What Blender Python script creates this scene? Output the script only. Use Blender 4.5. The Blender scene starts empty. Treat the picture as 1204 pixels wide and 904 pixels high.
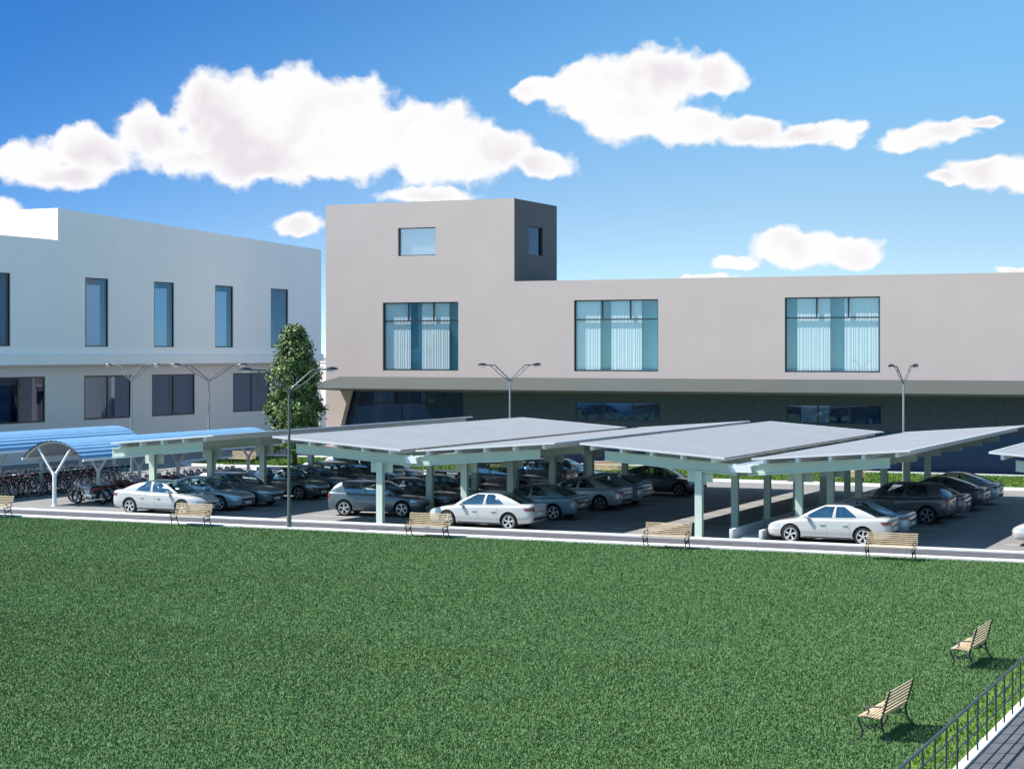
import bpy, bmesh, math, random
import numpy as np
from mathutils import Vector, Matrix
from mathutils.bvhtree import BVHTree

random.seed(7)
rng = np.random.default_rng(11)
PI = math.pi
R = math.radians
scene = bpy.context.scene
C = scene.collection

# ------------------------------------------------------------------ camera
F_PX, HORIZON, YAW = 2190.0, 415.0, R(24.6)
EYE = 7.0
cam_data = bpy.data.cameras.new("camera")
cam = bpy.data.objects.new("camera", cam_data)
C.objects.link(cam)
cam.location = (0, 0, EYE)
cam.rotation_euler = (R(90), 0, YAW)
cam_data.sensor_width = 36.0
cam_data.lens = F_PX / 1204.0 * 36.0
cam_data.shift_y = -(452.0 - HORIZON) / 1204.0
cam_data.clip_start, cam_data.clip_end = 0.5, 6000
scene.camera = cam

# ------------------------------------------------------------------ light
SUN_EL = R(53)
SHADOW_AZ = R(21)             # direction the shadows run, from +X towards +Y
to_sun = Vector((-math.cos(SHADOW_AZ) * math.cos(SUN_EL), -math.sin(SHADOW_AZ) * math.cos(SUN_EL), math.sin(SUN_EL)))
sd = bpy.data.lights.new("sun", "SUN")
sd.energy, sd.angle, sd.color = 4.2, R(0.53), (1.0, 0.955, 0.89)
sun = bpy.data.objects.new("sun", sd)
C.objects.link(sun)
sun.rotation_euler = to_sun.to_track_quat('Z', 'Y').to_euler()

vs = scene.view_settings
vs.view_transform, vs.look, vs.gamma, vs.use_curve_mapping = 'Standard', 'None', 1.0, False
vs.exposure = 1.35
scene.render.engine = 'CYCLES'
scene.cycles.use_denoising = True
scene.cycles.max_bounces = 8
scene.cycles.transparent_max_bounces = 16
scene.cycles.sample_clamp_indirect = 6


class NT:
    """small helper for node trees"""
    def __init__(self, tree):
        self.t = tree
        self.n = tree.nodes
        self.l = tree.links

    def node(self, kind, **kw):
        nd = self.n.new(kind)
        for k, v in kw.items():
            setattr(nd, k, v)
        return nd

    def put(self, sock, v):
        if isinstance(v, bpy.types.NodeSocket):
            self.l.new(v, sock)
        else:
            sock.default_value = v

    def math(self, op, a, b=None, c=None, clamp=False):
        nd = self.node('ShaderNodeMath', operation=op, use_clamp=clamp)
        self.put(nd.inputs[0], a)
        if b is not None: self.put(nd.inputs[1], b)
        if c is not None: self.put(nd.inputs[2], c)
        return nd.outputs[0]

    def vmath(self, op, a, b=None):
        nd = self.node('ShaderNodeVectorMath', operation=op)
        self.put(nd.inputs[0], a)
        if b is not None: self.put(nd.inputs[1], b)
        return nd.outputs['Value'] if op in ('LENGTH', 'DOT_PRODUCT') else nd.outputs[0]

    def mix(self, f, a, b, blend='MIX'):
        nd = self.node('ShaderNodeMix', data_type='RGBA', blend_type=blend)
        self.put(nd.inputs[0], f)
        self.put(nd.inputs[6], a)
        self.put(nd.inputs[7], b)
        return nd.outputs[2]

    def ramp(self, f, lo, hi, kind='SMOOTHSTEP', o0=0.0, o1=1.0):
        nd = self.node('ShaderNodeMapRange', interpolation_type=kind)
        self.put(nd.inputs[0], f)
        nd.inputs[1].default_value, nd.inputs[2].default_value = lo, hi
        nd.inputs[3].default_value, nd.inputs[4].default_value = o0, o1
        return nd.outputs[0]

    def noise(self, vec, scale, detail=4, rough=0.5, dist=0.0):
        nd = self.node('ShaderNodeTexNoise')
        if vec is not None: self.put(nd.inputs['Vector'], vec)
        nd.inputs['Scale'].default_value = scale
        nd.inputs['Detail'].default_value = detail
        nd.inputs['Roughness'].default_value = rough
        nd.inputs['Distortion'].default_value = dist
        return nd.outputs['Fac']


def col(r, g, b): return (r, g, b, 1.0)


# ------------------------------------------------------------------ sky with fair weather clouds
def ang(px, py):
    a = math.atan((px - 602.0) / F_PX)
    e = math.atan((HORIZON - py) / F_PX * math.cos(a))
    return a, e

SKY_STRENGTH = 0.105

def build_world():
    w = bpy.data.worlds.new("World")
    scene.world = w
    w.use_nodes = True
    T = NT(w.node_tree)
    T.n.clear()
    geo = T.node('ShaderNodeTexCoord')
    d = T.vmath('NORMALIZE', geo.outputs['Generated'])
    sep = T.node('ShaderNodeSeparateXYZ')
    T.put(sep.inputs[0], d)
    x, y, z = sep.outputs
    # the deep blue of a high altitude sky: the low air of the model is squeezed towards the horizon
    comb = T.node('ShaderNodeCombineXYZ')
    zz = T.math('ADD', T.math('MULTIPLY', T.math('MAXIMUM', z, 0.0), 3.2), 0.08)
    T.put(comb.inputs[0], x); T.put(comb.inputs[1], y); T.put(comb.inputs[2], zz)
    sky = T.node('ShaderNodeTexSky', sky_type='NISHITA', sun_disc=False)
    sky.sun_elevation = SUN_EL
    sky.sun_rotation = math.atan2(to_sun.x, to_sun.y)
    sky.air_density, sky.dust_density, sky.ozone_density, sky.altitude = 1.0, 0.3, 2.2, 200
    T.put(sky.inputs[0], T.vmath('NORMALIZE', comb.outputs[0]))
    # azimuth and elevation of the direction, azimuth measured from the +Y axis turned by the general view of the site
    az = T.math('ADD', T.math('ARCTAN2', x, y), YAW)
    el = T.math('ARCSINE', z)
    uv = T.node('ShaderNodeCombineXYZ')
    T.put(uv.inputs[0], az); T.put(uv.inputs[1], el)
    uv = uv.outputs[0]
    wob = T.node('ShaderNodeTexNoise')
    T.put(wob.inputs['Vector'], uv)
    wob.inputs['Scale'].default_value, wob.inputs['Detail'].default_value = 62, 3
    off = T.vmath('SUBTRACT', wob.outputs['Color'], (0.5, 0.5, 0.5))
    sc = T.node('ShaderNodeVectorMath', operation='SCALE')
    T.put(sc.inputs[0], off); sc.inputs['Scale'].default_value = 0.011
    uvw = T.vmath('ADD', uv, sc.outputs[0])
    blobs = [  # (x, y, rx, ry) of cumulus lobes
        (35, 192, 52, 24), (110, 180, 60, 34), (180, 160, 55, 38), (250, 128, 52, 48), (345, 118, 66, 42), (295, 118, 50, 34), (400, 122, 66, 34), (480, 146, 60, 30), (300, 160, 110, 56), (420, 140, 62, 44), (460, 165, 80, 46),
        (532, 150, 44, 30), (520, 188, 80, 36), (585, 180, 50, 30), (640, 193, 42, 20), (330, 190, 190, 28), (70, 208, 70, 16),
        (632, 107, 40, 14), (668, 112, 40, 18), (672, 98, 34, 10), (705, 92, 50, 26), (775, 92, 78, 38), (845, 88, 44, 24), (745, 140, 60, 34), (800, 150, 85, 24), (880, 152, 58, 18), (945, 161, 60, 14), (988, 157, 30, 17), (1008, 148, 14, 9), (690, 125, 50, 22),
        (1075, 165, 40, 17), (1115, 155, 42, 15), (1158, 145, 24, 8), (1170, 203, 66, 19), (1215, 205, 50, 24), (1115, 209, 28, 9),
        (920, 292, 48, 24), (968, 296, 74, 22), (870, 309, 34, 8), (1010, 300, 34, 16),
        (505, 232, 62, 14), (350, 265, 38, 14), (8, 245, 26, 13), (830, 327, 32, 7), (1195, 318, 24, 6), (30, 262, 40, 6),
        (-190, 150, 90, 40), (-120, 190, 90, 30), (1420, 130, 110, 42), (1520, 160, 90, 30), (-420, 240, 120, 22), (1700, 250, 130, 24)]
    m = None
    top = None
    for bx, by, rx, ry in blobs:
        a, e = ang(bx, by)
        v = T.vmath('SUBTRACT', uvw, (a, e, 0))
        v = T.vmath('MULTIPLY', v, (F_PX / rx, F_PX / ry, 0))
        ln = T.vmath('LENGTH', v)
        m = ln if m is None else T.math('SMOOTH_MIN', m, ln, 0.30)
    n1 = T.noise(uvw, 58, 7, 0.5)
    n2 = T.noise(uvw, 15, 3, 0.5, 0.3)
    dens = T.math('ADD', T.math('SUBTRACT', 1.0, m), T.math('MULTIPLY', T.math('SUBTRACT', n1, 0.5), 1.35))
    alpha = T.ramp(dens, -0.06, 0.30)
    shade = T.math('MULTIPLY', T.ramp(dens, 0.22, 0.8), T.ramp(n2, 0.42, 0.64))
    cloud = T.mix(shade, col(3.72, 3.72, 3.75), col(3.12, 2.92, 3.1))
    # deeper blue towards the upper left of the view, paler low down on the right
    deep = T.math('ADD', T.math('MULTIPLY', az, -2.0), T.math('MULTIPLY', el, 3.2))
    deep = T.ramp(deep, -0.15, 1.2, 'SMOOTHSTEP')
    high = T.ramp(el, 0.35, 0.9)
    away = T.ramp(T.math('ABSOLUTE', az), 0.5, 1.3)
    deep = T.math('MULTIPLY', deep, T.math('SUBTRACT', 1.0, T.math('MAXIMUM', high, away)))
    pale = T.mix(T.ramp(el, 0.05, 0.18), col(0.93, 0.92, 0.76), col(0.74, 1.14, 1.06))
    tint = T.mix(deep, pale, col(0.125, 0.38, 0.62))
    tinted = T.mix(1.0, sky.outputs[0], tint, 'MULTIPLY')
    final = T.mix(alpha, tinted, cloud)
    bg = T.node('ShaderNodeBackground')
    T.put(bg.inputs[0], final)
    bg.inputs[1].default_value = SKY_STRENGTH
    out = T.node('ShaderNodeOutputWorld')
    T.l.new(bg.outputs[0], out.inputs[0])
build_world()


# ------------------------------------------------------------------ materials
def material(name, base, rough=0.6, metal=0.0, var=0.0, scale=4.0, bump=0.0, bscale=None, spec=0.5, coat=0.0, detail=5, second=None):
    m = bpy.data.materials.new(name)
    m.use_nodes = True
    T = NT(m.node_tree)
    p = T.n['Principled BSDF']
    p.inputs['Base Color'].default_value = col(*base)
    p.inputs['Roughness'].default_value = rough
    p.inputs['Metallic'].default_value = metal
    p.inputs['Specular IOR Level'].default_value = spec
    p.inputs['Coat Weight'].default_value = coat
    p.inputs['Coat Roughness'].default_value = 0.04
    geo = T.node('ShaderNodeTexCoord')
    pos = geo.outputs['Object']
    if var or second:
        n = T.noise(pos, scale, detail, 0.6)
        lo = second or tuple(c * (1 - var) for c in base)
        hi = base if second else tuple(min(1, c * (1 + var)) for c in base)
        f = T.ramp(n, 0.32, 0.68, 'LINEAR')
        T.put(p.inputs['Base Color'], T.mix(f, col(*lo), col(*hi)))
    if bump:
        b = T.node('ShaderNodeBump')
        b.inputs['Strength'].default_value = bump
        b.inputs['Distance'].default_value = 0.02
        T.put(b.inputs['Height'], T.noise(pos, bscale or scale * 4, 6, 0.6))
        T.put(p.inputs['Normal'], b.outputs[0])
    return m


def glass(name, tint, gloss, fac, rough=0.02):
    """coated window glass: part of the light goes straight through, part is mirrored"""
    m = bpy.data.materials.new(name)
    m.use_nodes = True
    T = NT(m.node_tree)
    T.n.clear()
    tr = T.node('ShaderNodeBsdfTransparent'); tr.inputs[0].default_value = col(*tint)
    gl = T.node('ShaderNodeBsdfGlossy'); gl.inputs[0].default_value = col(*gloss); gl.inputs['Roughness'].default_value = rough
    g = T.node('ShaderNodeNewGeometry')
    cs = T.math('ABSOLUTE', T.vmath('DOT_PRODUCT', g.outputs['Normal'], g.outputs['Incoming']))
    f = T.math('ADD', T.math('MULTIPLY', T.math('POWER', T.math('SUBTRACT', 1.0, cs), 5.0), 0.9), fac + 0.04, clamp=True)
    mx = T.node('ShaderNodeMixShader')
    T.put(mx.inputs[0], f)
    T.l.new(tr.outputs[0], mx.inputs[1]); T.l.new(gl.outputs[0], mx.inputs[2])
    out = T.node('ShaderNodeOutputMaterial')
    T.l.new(mx.outputs[0], out.inputs[0])
    return m


def paver_material(name, a, b, mortar, sx, sy):
    m = bpy.data.materials.new(name)
    m.use_nodes = True
    T = NT(m.node_tree)
    p = T.n['Principled BSDF']
    tc = T.node('ShaderNodeTexCoord')
    br = T.node('ShaderNodeTexBrick')
    T.put(br.inputs['Vector'], tc.outputs['Object'])
    br.inputs['Color1'].default_value, br.inputs['Color2'].default_value, br.inputs['Mortar'].default_value = col(*a), col(*b), col(*mortar)
    br.inputs['Scale'].default_value = 1.0
    br.inputs['Brick Width'].default_value, br.inputs['Row Height'].default_value = sx, sy
    br.inputs['Mortar Size'].default_value = 0.012
    n = T.noise(tc.outputs['Object'], 3.0, 6, 0.6)
    T.put(p.inputs['Base Color'], T.mix(T.ramp(n, 0.25, 0.75, 'LINEAR', 0.0, 0.4), br.outputs['Color'], col(*mortar)))
    p.inputs['Roughness'].default_value = 0.85
    return m


M = {}
M['facade'] = material('grey facade render', (0.500, 0.415, 0.388), 0.85, var=0.03, scale=0.35, bump=0.06, bscale=40)
M['charcoal'] = material('charcoal cladding', (0.085, 0.078, 0.082), 0.6, var=0.10, scale=0.8)
M['white_wall'] = material('white render', (0.93, 0.895, 0.85), 0.85, var=0.02, scale=0.3, bump=0.05, bscale=40)
M['grey_wall'] = material('grey textured render', (0.76, 0.69, 0.635), 0.9, var=0.07, scale=9, bump=0.25, bscale=60)
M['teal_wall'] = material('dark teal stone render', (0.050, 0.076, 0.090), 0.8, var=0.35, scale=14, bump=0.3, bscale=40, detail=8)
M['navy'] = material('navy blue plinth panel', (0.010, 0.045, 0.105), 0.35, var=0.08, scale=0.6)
M['canopy'] = material('grey canopy sheet', (0.036, 0.042, 0.040), 0.7, var=0.04, scale=0.3)
M['canopy_side'] = M['canopy']
M['frame'] = material('anthracite window frame', (0.022, 0.027, 0.032), 0.4)
M['curtain'] = material('white pleated curtain', (0.72, 0.73, 0.73), 0.9)
M['curtain_grey'] = material('grey blue blind', (0.10, 0.125, 0.17), 0.9)
M['room'] = material('teal blue room wall', (0.21, 0.48, 0.58), 0.9)
M['room_blue'] = material('deep blue room wall', (0.04, 0.17, 0.36), 0.9)
M['room_grey'] = material('grey lobby wall', (0.30, 0.34, 0.40), 0.9)
M['glass'] = glass('sky blue coated glass', (0.93, 0.98, 0.99), (0.55, 0.82, 0.95), 0.12)
M['glass_tall'] = glass('blue tinted glass', (0.60, 0.82, 0.97), (0.40, 0.62, 0.85), 0.10)
M['glass_dark'] = glass('dark blue glass', (0.35, 0.48, 0.62), (0.5, 0.65, 0.85), 0.10)
M['glass_grey'] = glass('pale grey glass', (0.8, 0.85, 0.88), (0.9, 0.93, 0.97), 0.40)
M['roof_sheet'] = material('pale blue grey roof sheet', (0.195, 0.205, 0.222), 0.55, var=0.05, scale=0.7, spec=0.3, bump=0.05, bscale=30)
M['roof_edge'] = material('white roof flashing', (0.62, 0.64, 0.66), 0.5)
M['underside'] = material('grey roof soffit', (0.14, 0.155, 0.145), 0.7)
M['green_steel'] = material('pale green painted steel', (0.55, 0.63, 0.54), 0.45, var=0.03, scale=1.0)
M['white_steel'] = material('white painted steel', (0.74, 0.75, 0.76), 0.45)
M['galv'] = material('galvanised steel', (0.30, 0.34, 0.34), 0.45, 0.3, var=0.06, scale=2)
M['lamp_green'] = material('grey green lamp paint', (0.10, 0.13, 0.115), 0.5)
M['lamp_body'] = material('dark lamp housing', (0.022, 0.022, 0.025), 0.4)
M['lamp_glass'] = material('white lamp glass', (0.8, 0.8, 0.8), 0.25)
M['shelter_blue'] = material('sky blue corrugated sheet', (0.135, 0.275, 0.44), 0.45, var=0.06, scale=1.2)
M['shelter_under'] = material('shelter lining', (0.20, 0.23, 0.30), 0.7)
M['wood'] = material('pale varnished wood', (0.46, 0.365, 0.235), 0.55, second=(0.34, 0.255, 0.155), scale=7, bump=0.1)
M['iron'] = material('black cast iron', (0.018, 0.018, 0.02), 0.45)
M['rail'] = material('dark grey painted railing', (0.035, 0.042, 0.052), 0.4)
M['concrete'] = material('light concrete paving', (0.160, 0.156, 0.154), 0.85, var=0.09, scale=0.6, bump=0.08, bscale=25, detail=8)
M['asphalt'] = material('dark asphalt path', (0.055, 0.055, 0.065), 0.9, var=0.30, scale=2.2, bump=0.2, bscale=60, detail=8)
M['kerb'] = material('white kerb stone', (0.52, 0.52, 0.52), 0.8, var=0.07, scale=2.5)
M['wall_low'] = material('white low wall', (0.50, 0.505, 0.52), 0.7, var=0.04, scale=1.5)
M['paver'] = paver_material('grey block paving', (0.085, 0.088, 0.098), (0.068, 0.071, 0.082), (0.028, 0.03, 0.035), 0.42, 0.21)
M['pink_path'] = material('pinkish path', (0.48, 0.36, 0.34), 0.85, var=0.04)
M['marking'] = material('white road paint', (0.55, 0.55, 0.54), 0.7)
M['bark'] = material('brown bark', (0.09, 0.065, 0.045), 0.9, var=0.3, scale=6, bump=0.4)


def grass_material(name, dark, mid, light, seed):
    m = bpy.data.materials.new(name)
    m.use_nodes = True
    T = NT(m.node_tree)
    p = T.n['Principled BSDF']
    tc = T.node('ShaderNodeNewGeometry')
    n = T.noise(tc.outputs['Position'], 7.0, 3, 0.7)
    big = T.noise(T.vmath('ADD', tc.outputs['Position'], (seed, 0, 0)), 0.22, 4, 0.6)
    rnd = tc.outputs['Random Per Island']
    c = T.mix(T.ramp(n, 0.35, 0.65, 'LINEAR'), col(*dark), col(*mid))
    c = T.mix(T.math('MULTIPLY', T.math('POWER', rnd, 1.6), 0.75), c, col(*light))
    c = T.mix(T.ramp(big, 0.35, 0.7, 'LINEAR', 0.0, 0.35), c, col(mid[0] * 1.35, mid[1] * 1.02, mid[2] * 0.75))
    T.put(p.inputs['Base Color'], c)
    p.inputs['Roughness'].default_value = 0.7
    p.inputs['Specular IOR Level'].default_value = 0.2
    return m
M['grass'] = grass_material('lawn grass', (0.040, 0.102, 0.034), (0.070, 0.158, 0.052), (0.165, 0.235, 0.090), 0)
M['soil'] = grass_material('lawn ground', (0.026, 0.064, 0.021), (0.044, 0.105, 0.034), (0.055, 0.12, 0.04), 3)
M['grass_bright'] = grass_material('fresh green grass', (0.050, 0.105, 0.018), (0.080, 0.165, 0.024), (0.16, 0.25, 0.05), 5)
M['soil_bright'] = grass_material('fresh lawn ground', (0.055, 0.12, 0.016), (0.085, 0.18, 0.022), (0.10, 0.2, 0.03), 9)

# cars
def paint(name, c, metal=0.0, rough=0.35):
    return material(name, c, rough, metal, coat=1.0, spec=0.5)
M['white_paint'] = paint('white car paint', (0.43, 0.425, 0.415), 0.0, 0.3)
M['silver_paint'] = paint('silver car paint', (0.52, 0.55, 0.57), 0.5, 0.32)
M['teal_paint'] = paint('grey teal car paint', (0.20, 0.28, 0.32), 0.35, 0.35)
M['blue_silver_paint'] = paint('blue silver car paint', (0.36, 0.46, 0.54), 0.45, 0.32)
M['grey_paint'] = paint('slate grey car paint', (0.19, 0.215, 0.245), 0.35, 0.35)
M['slate_paint'] = paint('slate teal car paint', (0.105, 0.145, 0.165), 0.35, 0.35)
M['dark_paint'] = paint('dark graphite car paint', (0.095, 0.10, 0.11), 0.35, 0.35)
M['tyre'] = material('black tyre rubber', (0.014, 0.014, 0.015), 0.8)
M['alloy'] = material('silver alloy rim', (0.62, 0.63, 0.64), 0.3, 0.45)
M['alloy_dark'] = material('grey alloy rim', (0.30, 0.31, 0.33), 0.35, 0.6)
M['arch'] = material('black wheel arch liner', (0.012, 0.012, 0.013), 0.9)
M['trim'] = material('black plastic trim', (0.02, 0.02, 0.022), 0.5)
M['car_glass'] = glass('tinted car glass', (0.62, 0.70, 0.72), (0.55, 0.80, 1.0), 0.20, 0.01)
M['car_seat'] = material('dark grey car seat', (0.045, 0.045, 0.05), 0.8)
M['head_lens'] = material('clear headlight lens', (0.55, 0.57, 0.60), 0.12, 0.4, coat=1.0)
M['tail_lens'] = material('red tail lens', (0.17, 0.018, 0.018), 0.12, coat=1.0)
M['plate'] = material('white number plate', (0.6, 0.6, 0.58), 0.5)
M['chrome'] = material('polished chrome', (0.65, 0.67, 0.70), 0.15, 1.0)
M['red'] = material('dark red leather', (0.13, 0.014, 0.014), 0.45)
M['lilac'] = material('pale lilac tank paint', (0.34, 0.36, 0.52), 0.3, 0.2, coat=1.0)
M['bike_black'] = material('black bicycle paint', (0.018, 0.018, 0.02), 0.35)
M['bike_red'] = material('red bicycle paint', (0.26, 0.02, 0.02), 0.35)
M['bike_teal'] = material('dark teal bicycle paint', (0.03, 0.10, 0.11), 0.35)
M['bike_silver'] = material('silver bicycle paint', (0.42, 0.43, 0.45), 0.35, 0.5)


# ------------------------------------------------------------------ geometry helpers
class MB:
    def __init__(self):
        self.bm = bmesh.new()

    def quadgrid(self, rows, closed_u=False, closed_v=False, mat=0, flip=False):
        vs_ = [[self.bm.verts.new(p) for p in r] for r in rows]
        nr, nc = len(vs_), len(vs_[0])
        for i in range(nr if closed_v else nr - 1):
            for j in range(nc if closed_u else nc - 1):
                q = [vs_[i][j], vs_[i][(j + 1) % nc], vs_[(i + 1) % nr][(j + 1) % nc], vs_[(i + 1) % nr][j]]
                if flip: q.reverse()
                try:
                    f = self.bm.faces.new(q)
                    f.material_index = mat
                except ValueError:
                    pass
        return vs_

    def poly(self, pts, mat=0):
        f = self.bm.faces.new([self.bm.verts.new(p) for p in pts])
        f.material_index = mat
        return f

    def box(self, x0, x1, y0, y1, z0, z1, bevel=0.0, mat=0, M4=None):
        b2 = bmesh.new()
        r = bmesh.ops.create_cube(b2, size=1.0)
        for v in b2.verts:
            v.co = Vector(((x0 + x1) / 2 + v.co.x * (x1 - x0), (y0 + y1) / 2 + v.co.y * (y1 - y0), (z0 + z1) / 2 + v.co.z * (z1 - z0)))
        if bevel:
            bmesh.ops.bevel(b2, geom=list(b2.edges), offset=bevel, segments=2, affect='EDGES', profile=0.6)
        self.absorb(b2, mat, M4)

    def absorb(self, b2, mat=0, M4=None):
        mp = {}
        for v in b2.verts:
            mp[v] = self.bm.verts.new(M4 @ v.co if M4 else v.co)
        for f in b2.faces:
            try:
                nf = self.bm.faces.new([mp[v] for v in f.verts])
                nf.material_index = mat
                nf.smooth = f.smooth
            except ValueError:
                pass
        b2.free()

    def tube(self, pts, r, n=8, mat=0, closed=False, radii=None, caps=True):
        pts = [Vector(p) for p in pts]
        N = len(pts)
        rings = []
        up = Vector((0, 0, 1))
        prev = None
        for i, p in enumerate(pts):
            if closed:
                t = (pts[(i + 1) % N] - pts[i - 1]).normalized()
            else:
                t = (pts[min(i + 1, N - 1)] - pts[max(i - 1, 0)]).normalized()
            if prev is None:
                a = t.cross(up if abs(t.z) < 0.9 else Vector((1, 0, 0))).normalized()
            else:
                a = (prev - t * prev.dot(t))
                a = a.normalized() if a.length > 1e-6 else t.orthogonal().normalized()
            prev = a
            b = t.cross(a)
            rr = radii[i] if radii else r
            rings.append([p + (a * math.cos(k * 2 * PI / n) + b * math.sin(k * 2 * PI / n)) * rr for k in range(n)])
        vs_ = self.quadgrid(rings, closed_u=True, closed_v=closed, mat=mat)
        if caps and not closed:
            for rg, rev in ((vs_[0], True), (vs_[-1], False)):
                q = list(rg)
                if rev: q.reverse()
                try:
                    self.bm.faces.new(q).material_index = mat
                except ValueError:
                    pass

    def lathe_y(self, prof, n=28, mat=0, c=(0, 0, 0)):
        """profile of (radius, y) turned about the Y axis"""
        rows = []
        for k in range(n):
            a = 2 * PI * k / n
            rows.append([(c[0] + r * math.cos(a), c[1] + yy, c[2] + r * math.sin(a)) for r, yy in prof])
        self.quadgrid(rows, closed_v=True, mat=mat)

    def prism(self, outline, axis, a, b, mat=0):
        """outline of 2-D points swept along an axis from a to b"""
        def at(p, t):
            if axis == 'y': return (p[0], t, p[1])
            if axis == 'x': return (t, p[0], p[1])
            return (p[0], p[1], t)
        va = [self.bm.verts.new(at(p, a)) for p in outline]
        vb = [self.bm.verts.new(at(p, b)) for p in outline]
        n = len(outline)
        fs = [self.bm.faces.new(va), self.bm.faces.new(list(reversed(vb)))]
        for i in range(n):
            fs.append(self.bm.faces.new([va[(i + 1) % n], va[i], vb[i], vb[(i + 1) % n]]))
        for f in fs: f.material_index = mat

    def build(self, name, mats, parent=None, smooth=None, recalc=True):
        if recalc:
            bmesh.ops.recalc_face_normals(self.bm, faces=list(self.bm.faces))
        me = bpy.data.meshes.new(name)
        self.bm.to_mesh(me)
        self.bm.free()
        return link_mesh(name, me, mats, parent, smooth)


def link_mesh(name, me, mats, parent=None, smooth=None):
    o = bpy.data.objects.new(name, me)
    for m in (mats if isinstance(mats, (list, tuple)) else [mats]):
        me.materials.append(m)
    if smooth is not None:
        me.polygons.foreach_set('use_smooth', [True] * len(me.polygons))
        me.set_sharp_from_angle(angle=R(smooth))
    C.objects.link(o)
    if parent: o.parent = parent
    return o


def tag(o, label=None, cat=None, group=None, kind=None):
    if label: o['label'] = label
    if cat: o['category'] = cat
    if group: o['group'] = group
    if kind: o['kind'] = kind
    return o


def thing(name, loc=(0, 0, 0), rz=0.0, label=None, cat=None, group=None):
    o = bpy.data.objects.new(name, None)
    o.empty_display_size = 0.3
    C.objects.link(o)
    o.location = loc
    o.rotation_euler = (0, 0, rz)
    return tag(o, label, cat, group)


def copy_tree(o, parent=None, swap=None):
    c = o.copy()
    C.objects.link(c)
    c.parent = parent
    if swap and c.type == 'MESH':
        for s in c.material_slots:
            if s.material and s.material.name in swap:
                new = swap[s.material.name]
                s.link = 'OBJECT'
                s.material = new
    for ch in list(o.children):
        copy_tree(ch, c, swap)
    return c


def sheet(name, pts, z, mat, kind='structure'):
    b = MB()
    b.poly([(x, y, z) for x, y in pts])
    return tag(b.build(name, mat), kind=kind)


def rect(x0, x1, y0, y1): return [(x0, y0), (x1, y0), (x1, y1), (x0, y1)]


# ------------------------------------------------------------------ ground and paths
sheet('ground', rect(-1500, 1500, -600, 2500), -0.012, M['concrete'])
sheet('parking_ground', rect(-64.8, 12, 66.7, 97.0), 0.0, M['concrete'])
sheet('lawn_ground', rect(-90, -7.1, 2, 63.5), 0.004, M['soil'])
sheet('lawn_edge_strip', rect(-7.1, -6.27, 2, 63.5), 0.008, M['soil_bright'])
sheet('footpath', rect(-90, 12, 64.0, 66.25), 0.02, M['asphalt'])
for y0, y1 in ((63.5, 64.0), (66.25, 66.72)):
    b = MB(); b.box(-90, 12, y0, y1, -0.1, 0.075, 0.015)
    tag(b.build('kerb', M['kerb'], smooth=40), kind='structure')
pv = sheet('paved_walk', rect(-6.10, 3.0, 2, 63.5), 0.012, M['paver'])
b = MB(); b.box(-6.27, -6.10, 2, 63.5, -0.1, 0.06, 0.015)
tag(b.build('kerb', M['kerb'], smooth=40), kind='structure')

# far green strip between the car park and the buildings, rounded at its left end
far = [(-66.2, 97.2), (12, 97.2), (12, 107.5), (-68.0, 107.5), (-68.7, 104), (-68.4, 99.5), (-67.4, 98)]
sheet('far_lawn', far, 0.012, M['soil_bright'])
b = MB()
b.tube([(12, 97.1, 0.0), (-30, 97.1, 0), (-66.2, 97.1, 0), (-67.6, 97.6, 0), (-68.6, 99.2, 0), (-68.9, 103, 0), (-68.2, 107.5, 0)], 0.16, 6)
tag(b.build('kerb', M['kerb'], smooth=40), kind='structure')
sheet('path', rect(-68, 12, 107.5, 109.7), 0.02, M['pink_path'])
b = MB(); b.box(-68, 12, 107.4, 107.6, -0.1, 0.12, 0.015)
tag(b.build('kerb', M['kerb'], smooth=40), kind='structure')

# painted bay lines under the carports
b = MB()
for (xa, xb) in ((-50.0, -45.0), (-41.3, -36.9), (-32.6, -28.9), (-27.4, -23.2), (-18.8, -15.0), (-12, -7.6)):
    for k in range(11):
        yy = 66.95 + k * 2.45
        b.poly([(xa, yy, 0.004), (xb, yy, 0.004), (xb, yy + 0.09, 0.004), (xa, yy + 0.09, 0.004)])
tag(b.build('road_marking', M['marking']), kind='structure')


# ------------------------------------------------------------------ grass
def blades(name, pts, hgt, wid, mat, z=0.0):
    n = len(pts)
    a = rng.uniform(0, 2 * PI, n)
    h = hgt * rng.uniform(0.55, 1.25, n)
    w = wid * rng.uniform(0.7, 1.3, n)
    lean = h * rng.uniform(0.15, 0.9, n)
    la = a + rng.uniform(-1.2, 1.2, n) + PI / 2
    v = np.zeros((n, 3, 3), dtype=np.float32)
    v[:, 0, 0] = pts[:, 0] - np.cos(a) * w; v[:, 0, 1] = pts[:, 1] - np.sin(a) * w; v[:, 0, 2] = z
    v[:, 1, 0] = pts[:, 0] + np.cos(a) * w; v[:, 1, 1] = pts[:, 1] + np.sin(a) * w; v[:, 1, 2] = z
    v[:, 2, 0] = pts[:, 0] + np.cos(la) * lean; v[:, 2, 1] = pts[:, 1] + np.sin(la) * lean; v[:, 2, 2] = z + h
    me = bpy.data.meshes.new(name)
    me.vertices.add(n * 3); me.loops.add(n * 3); me.polygons.add(n)
    me.vertices.foreach_set('co', v.reshape(-1))
    me.loops.foreach_set('vertex_index', np.arange(n * 3, dtype=np.int32))
    me.polygons.foreach_set('loop_start', np.arange(0, n * 3, 3, dtype=np.int32))
    me.update(calc_edges=True)
    return tag(link_mesh(name, me, mat), kind='stuff')


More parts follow.
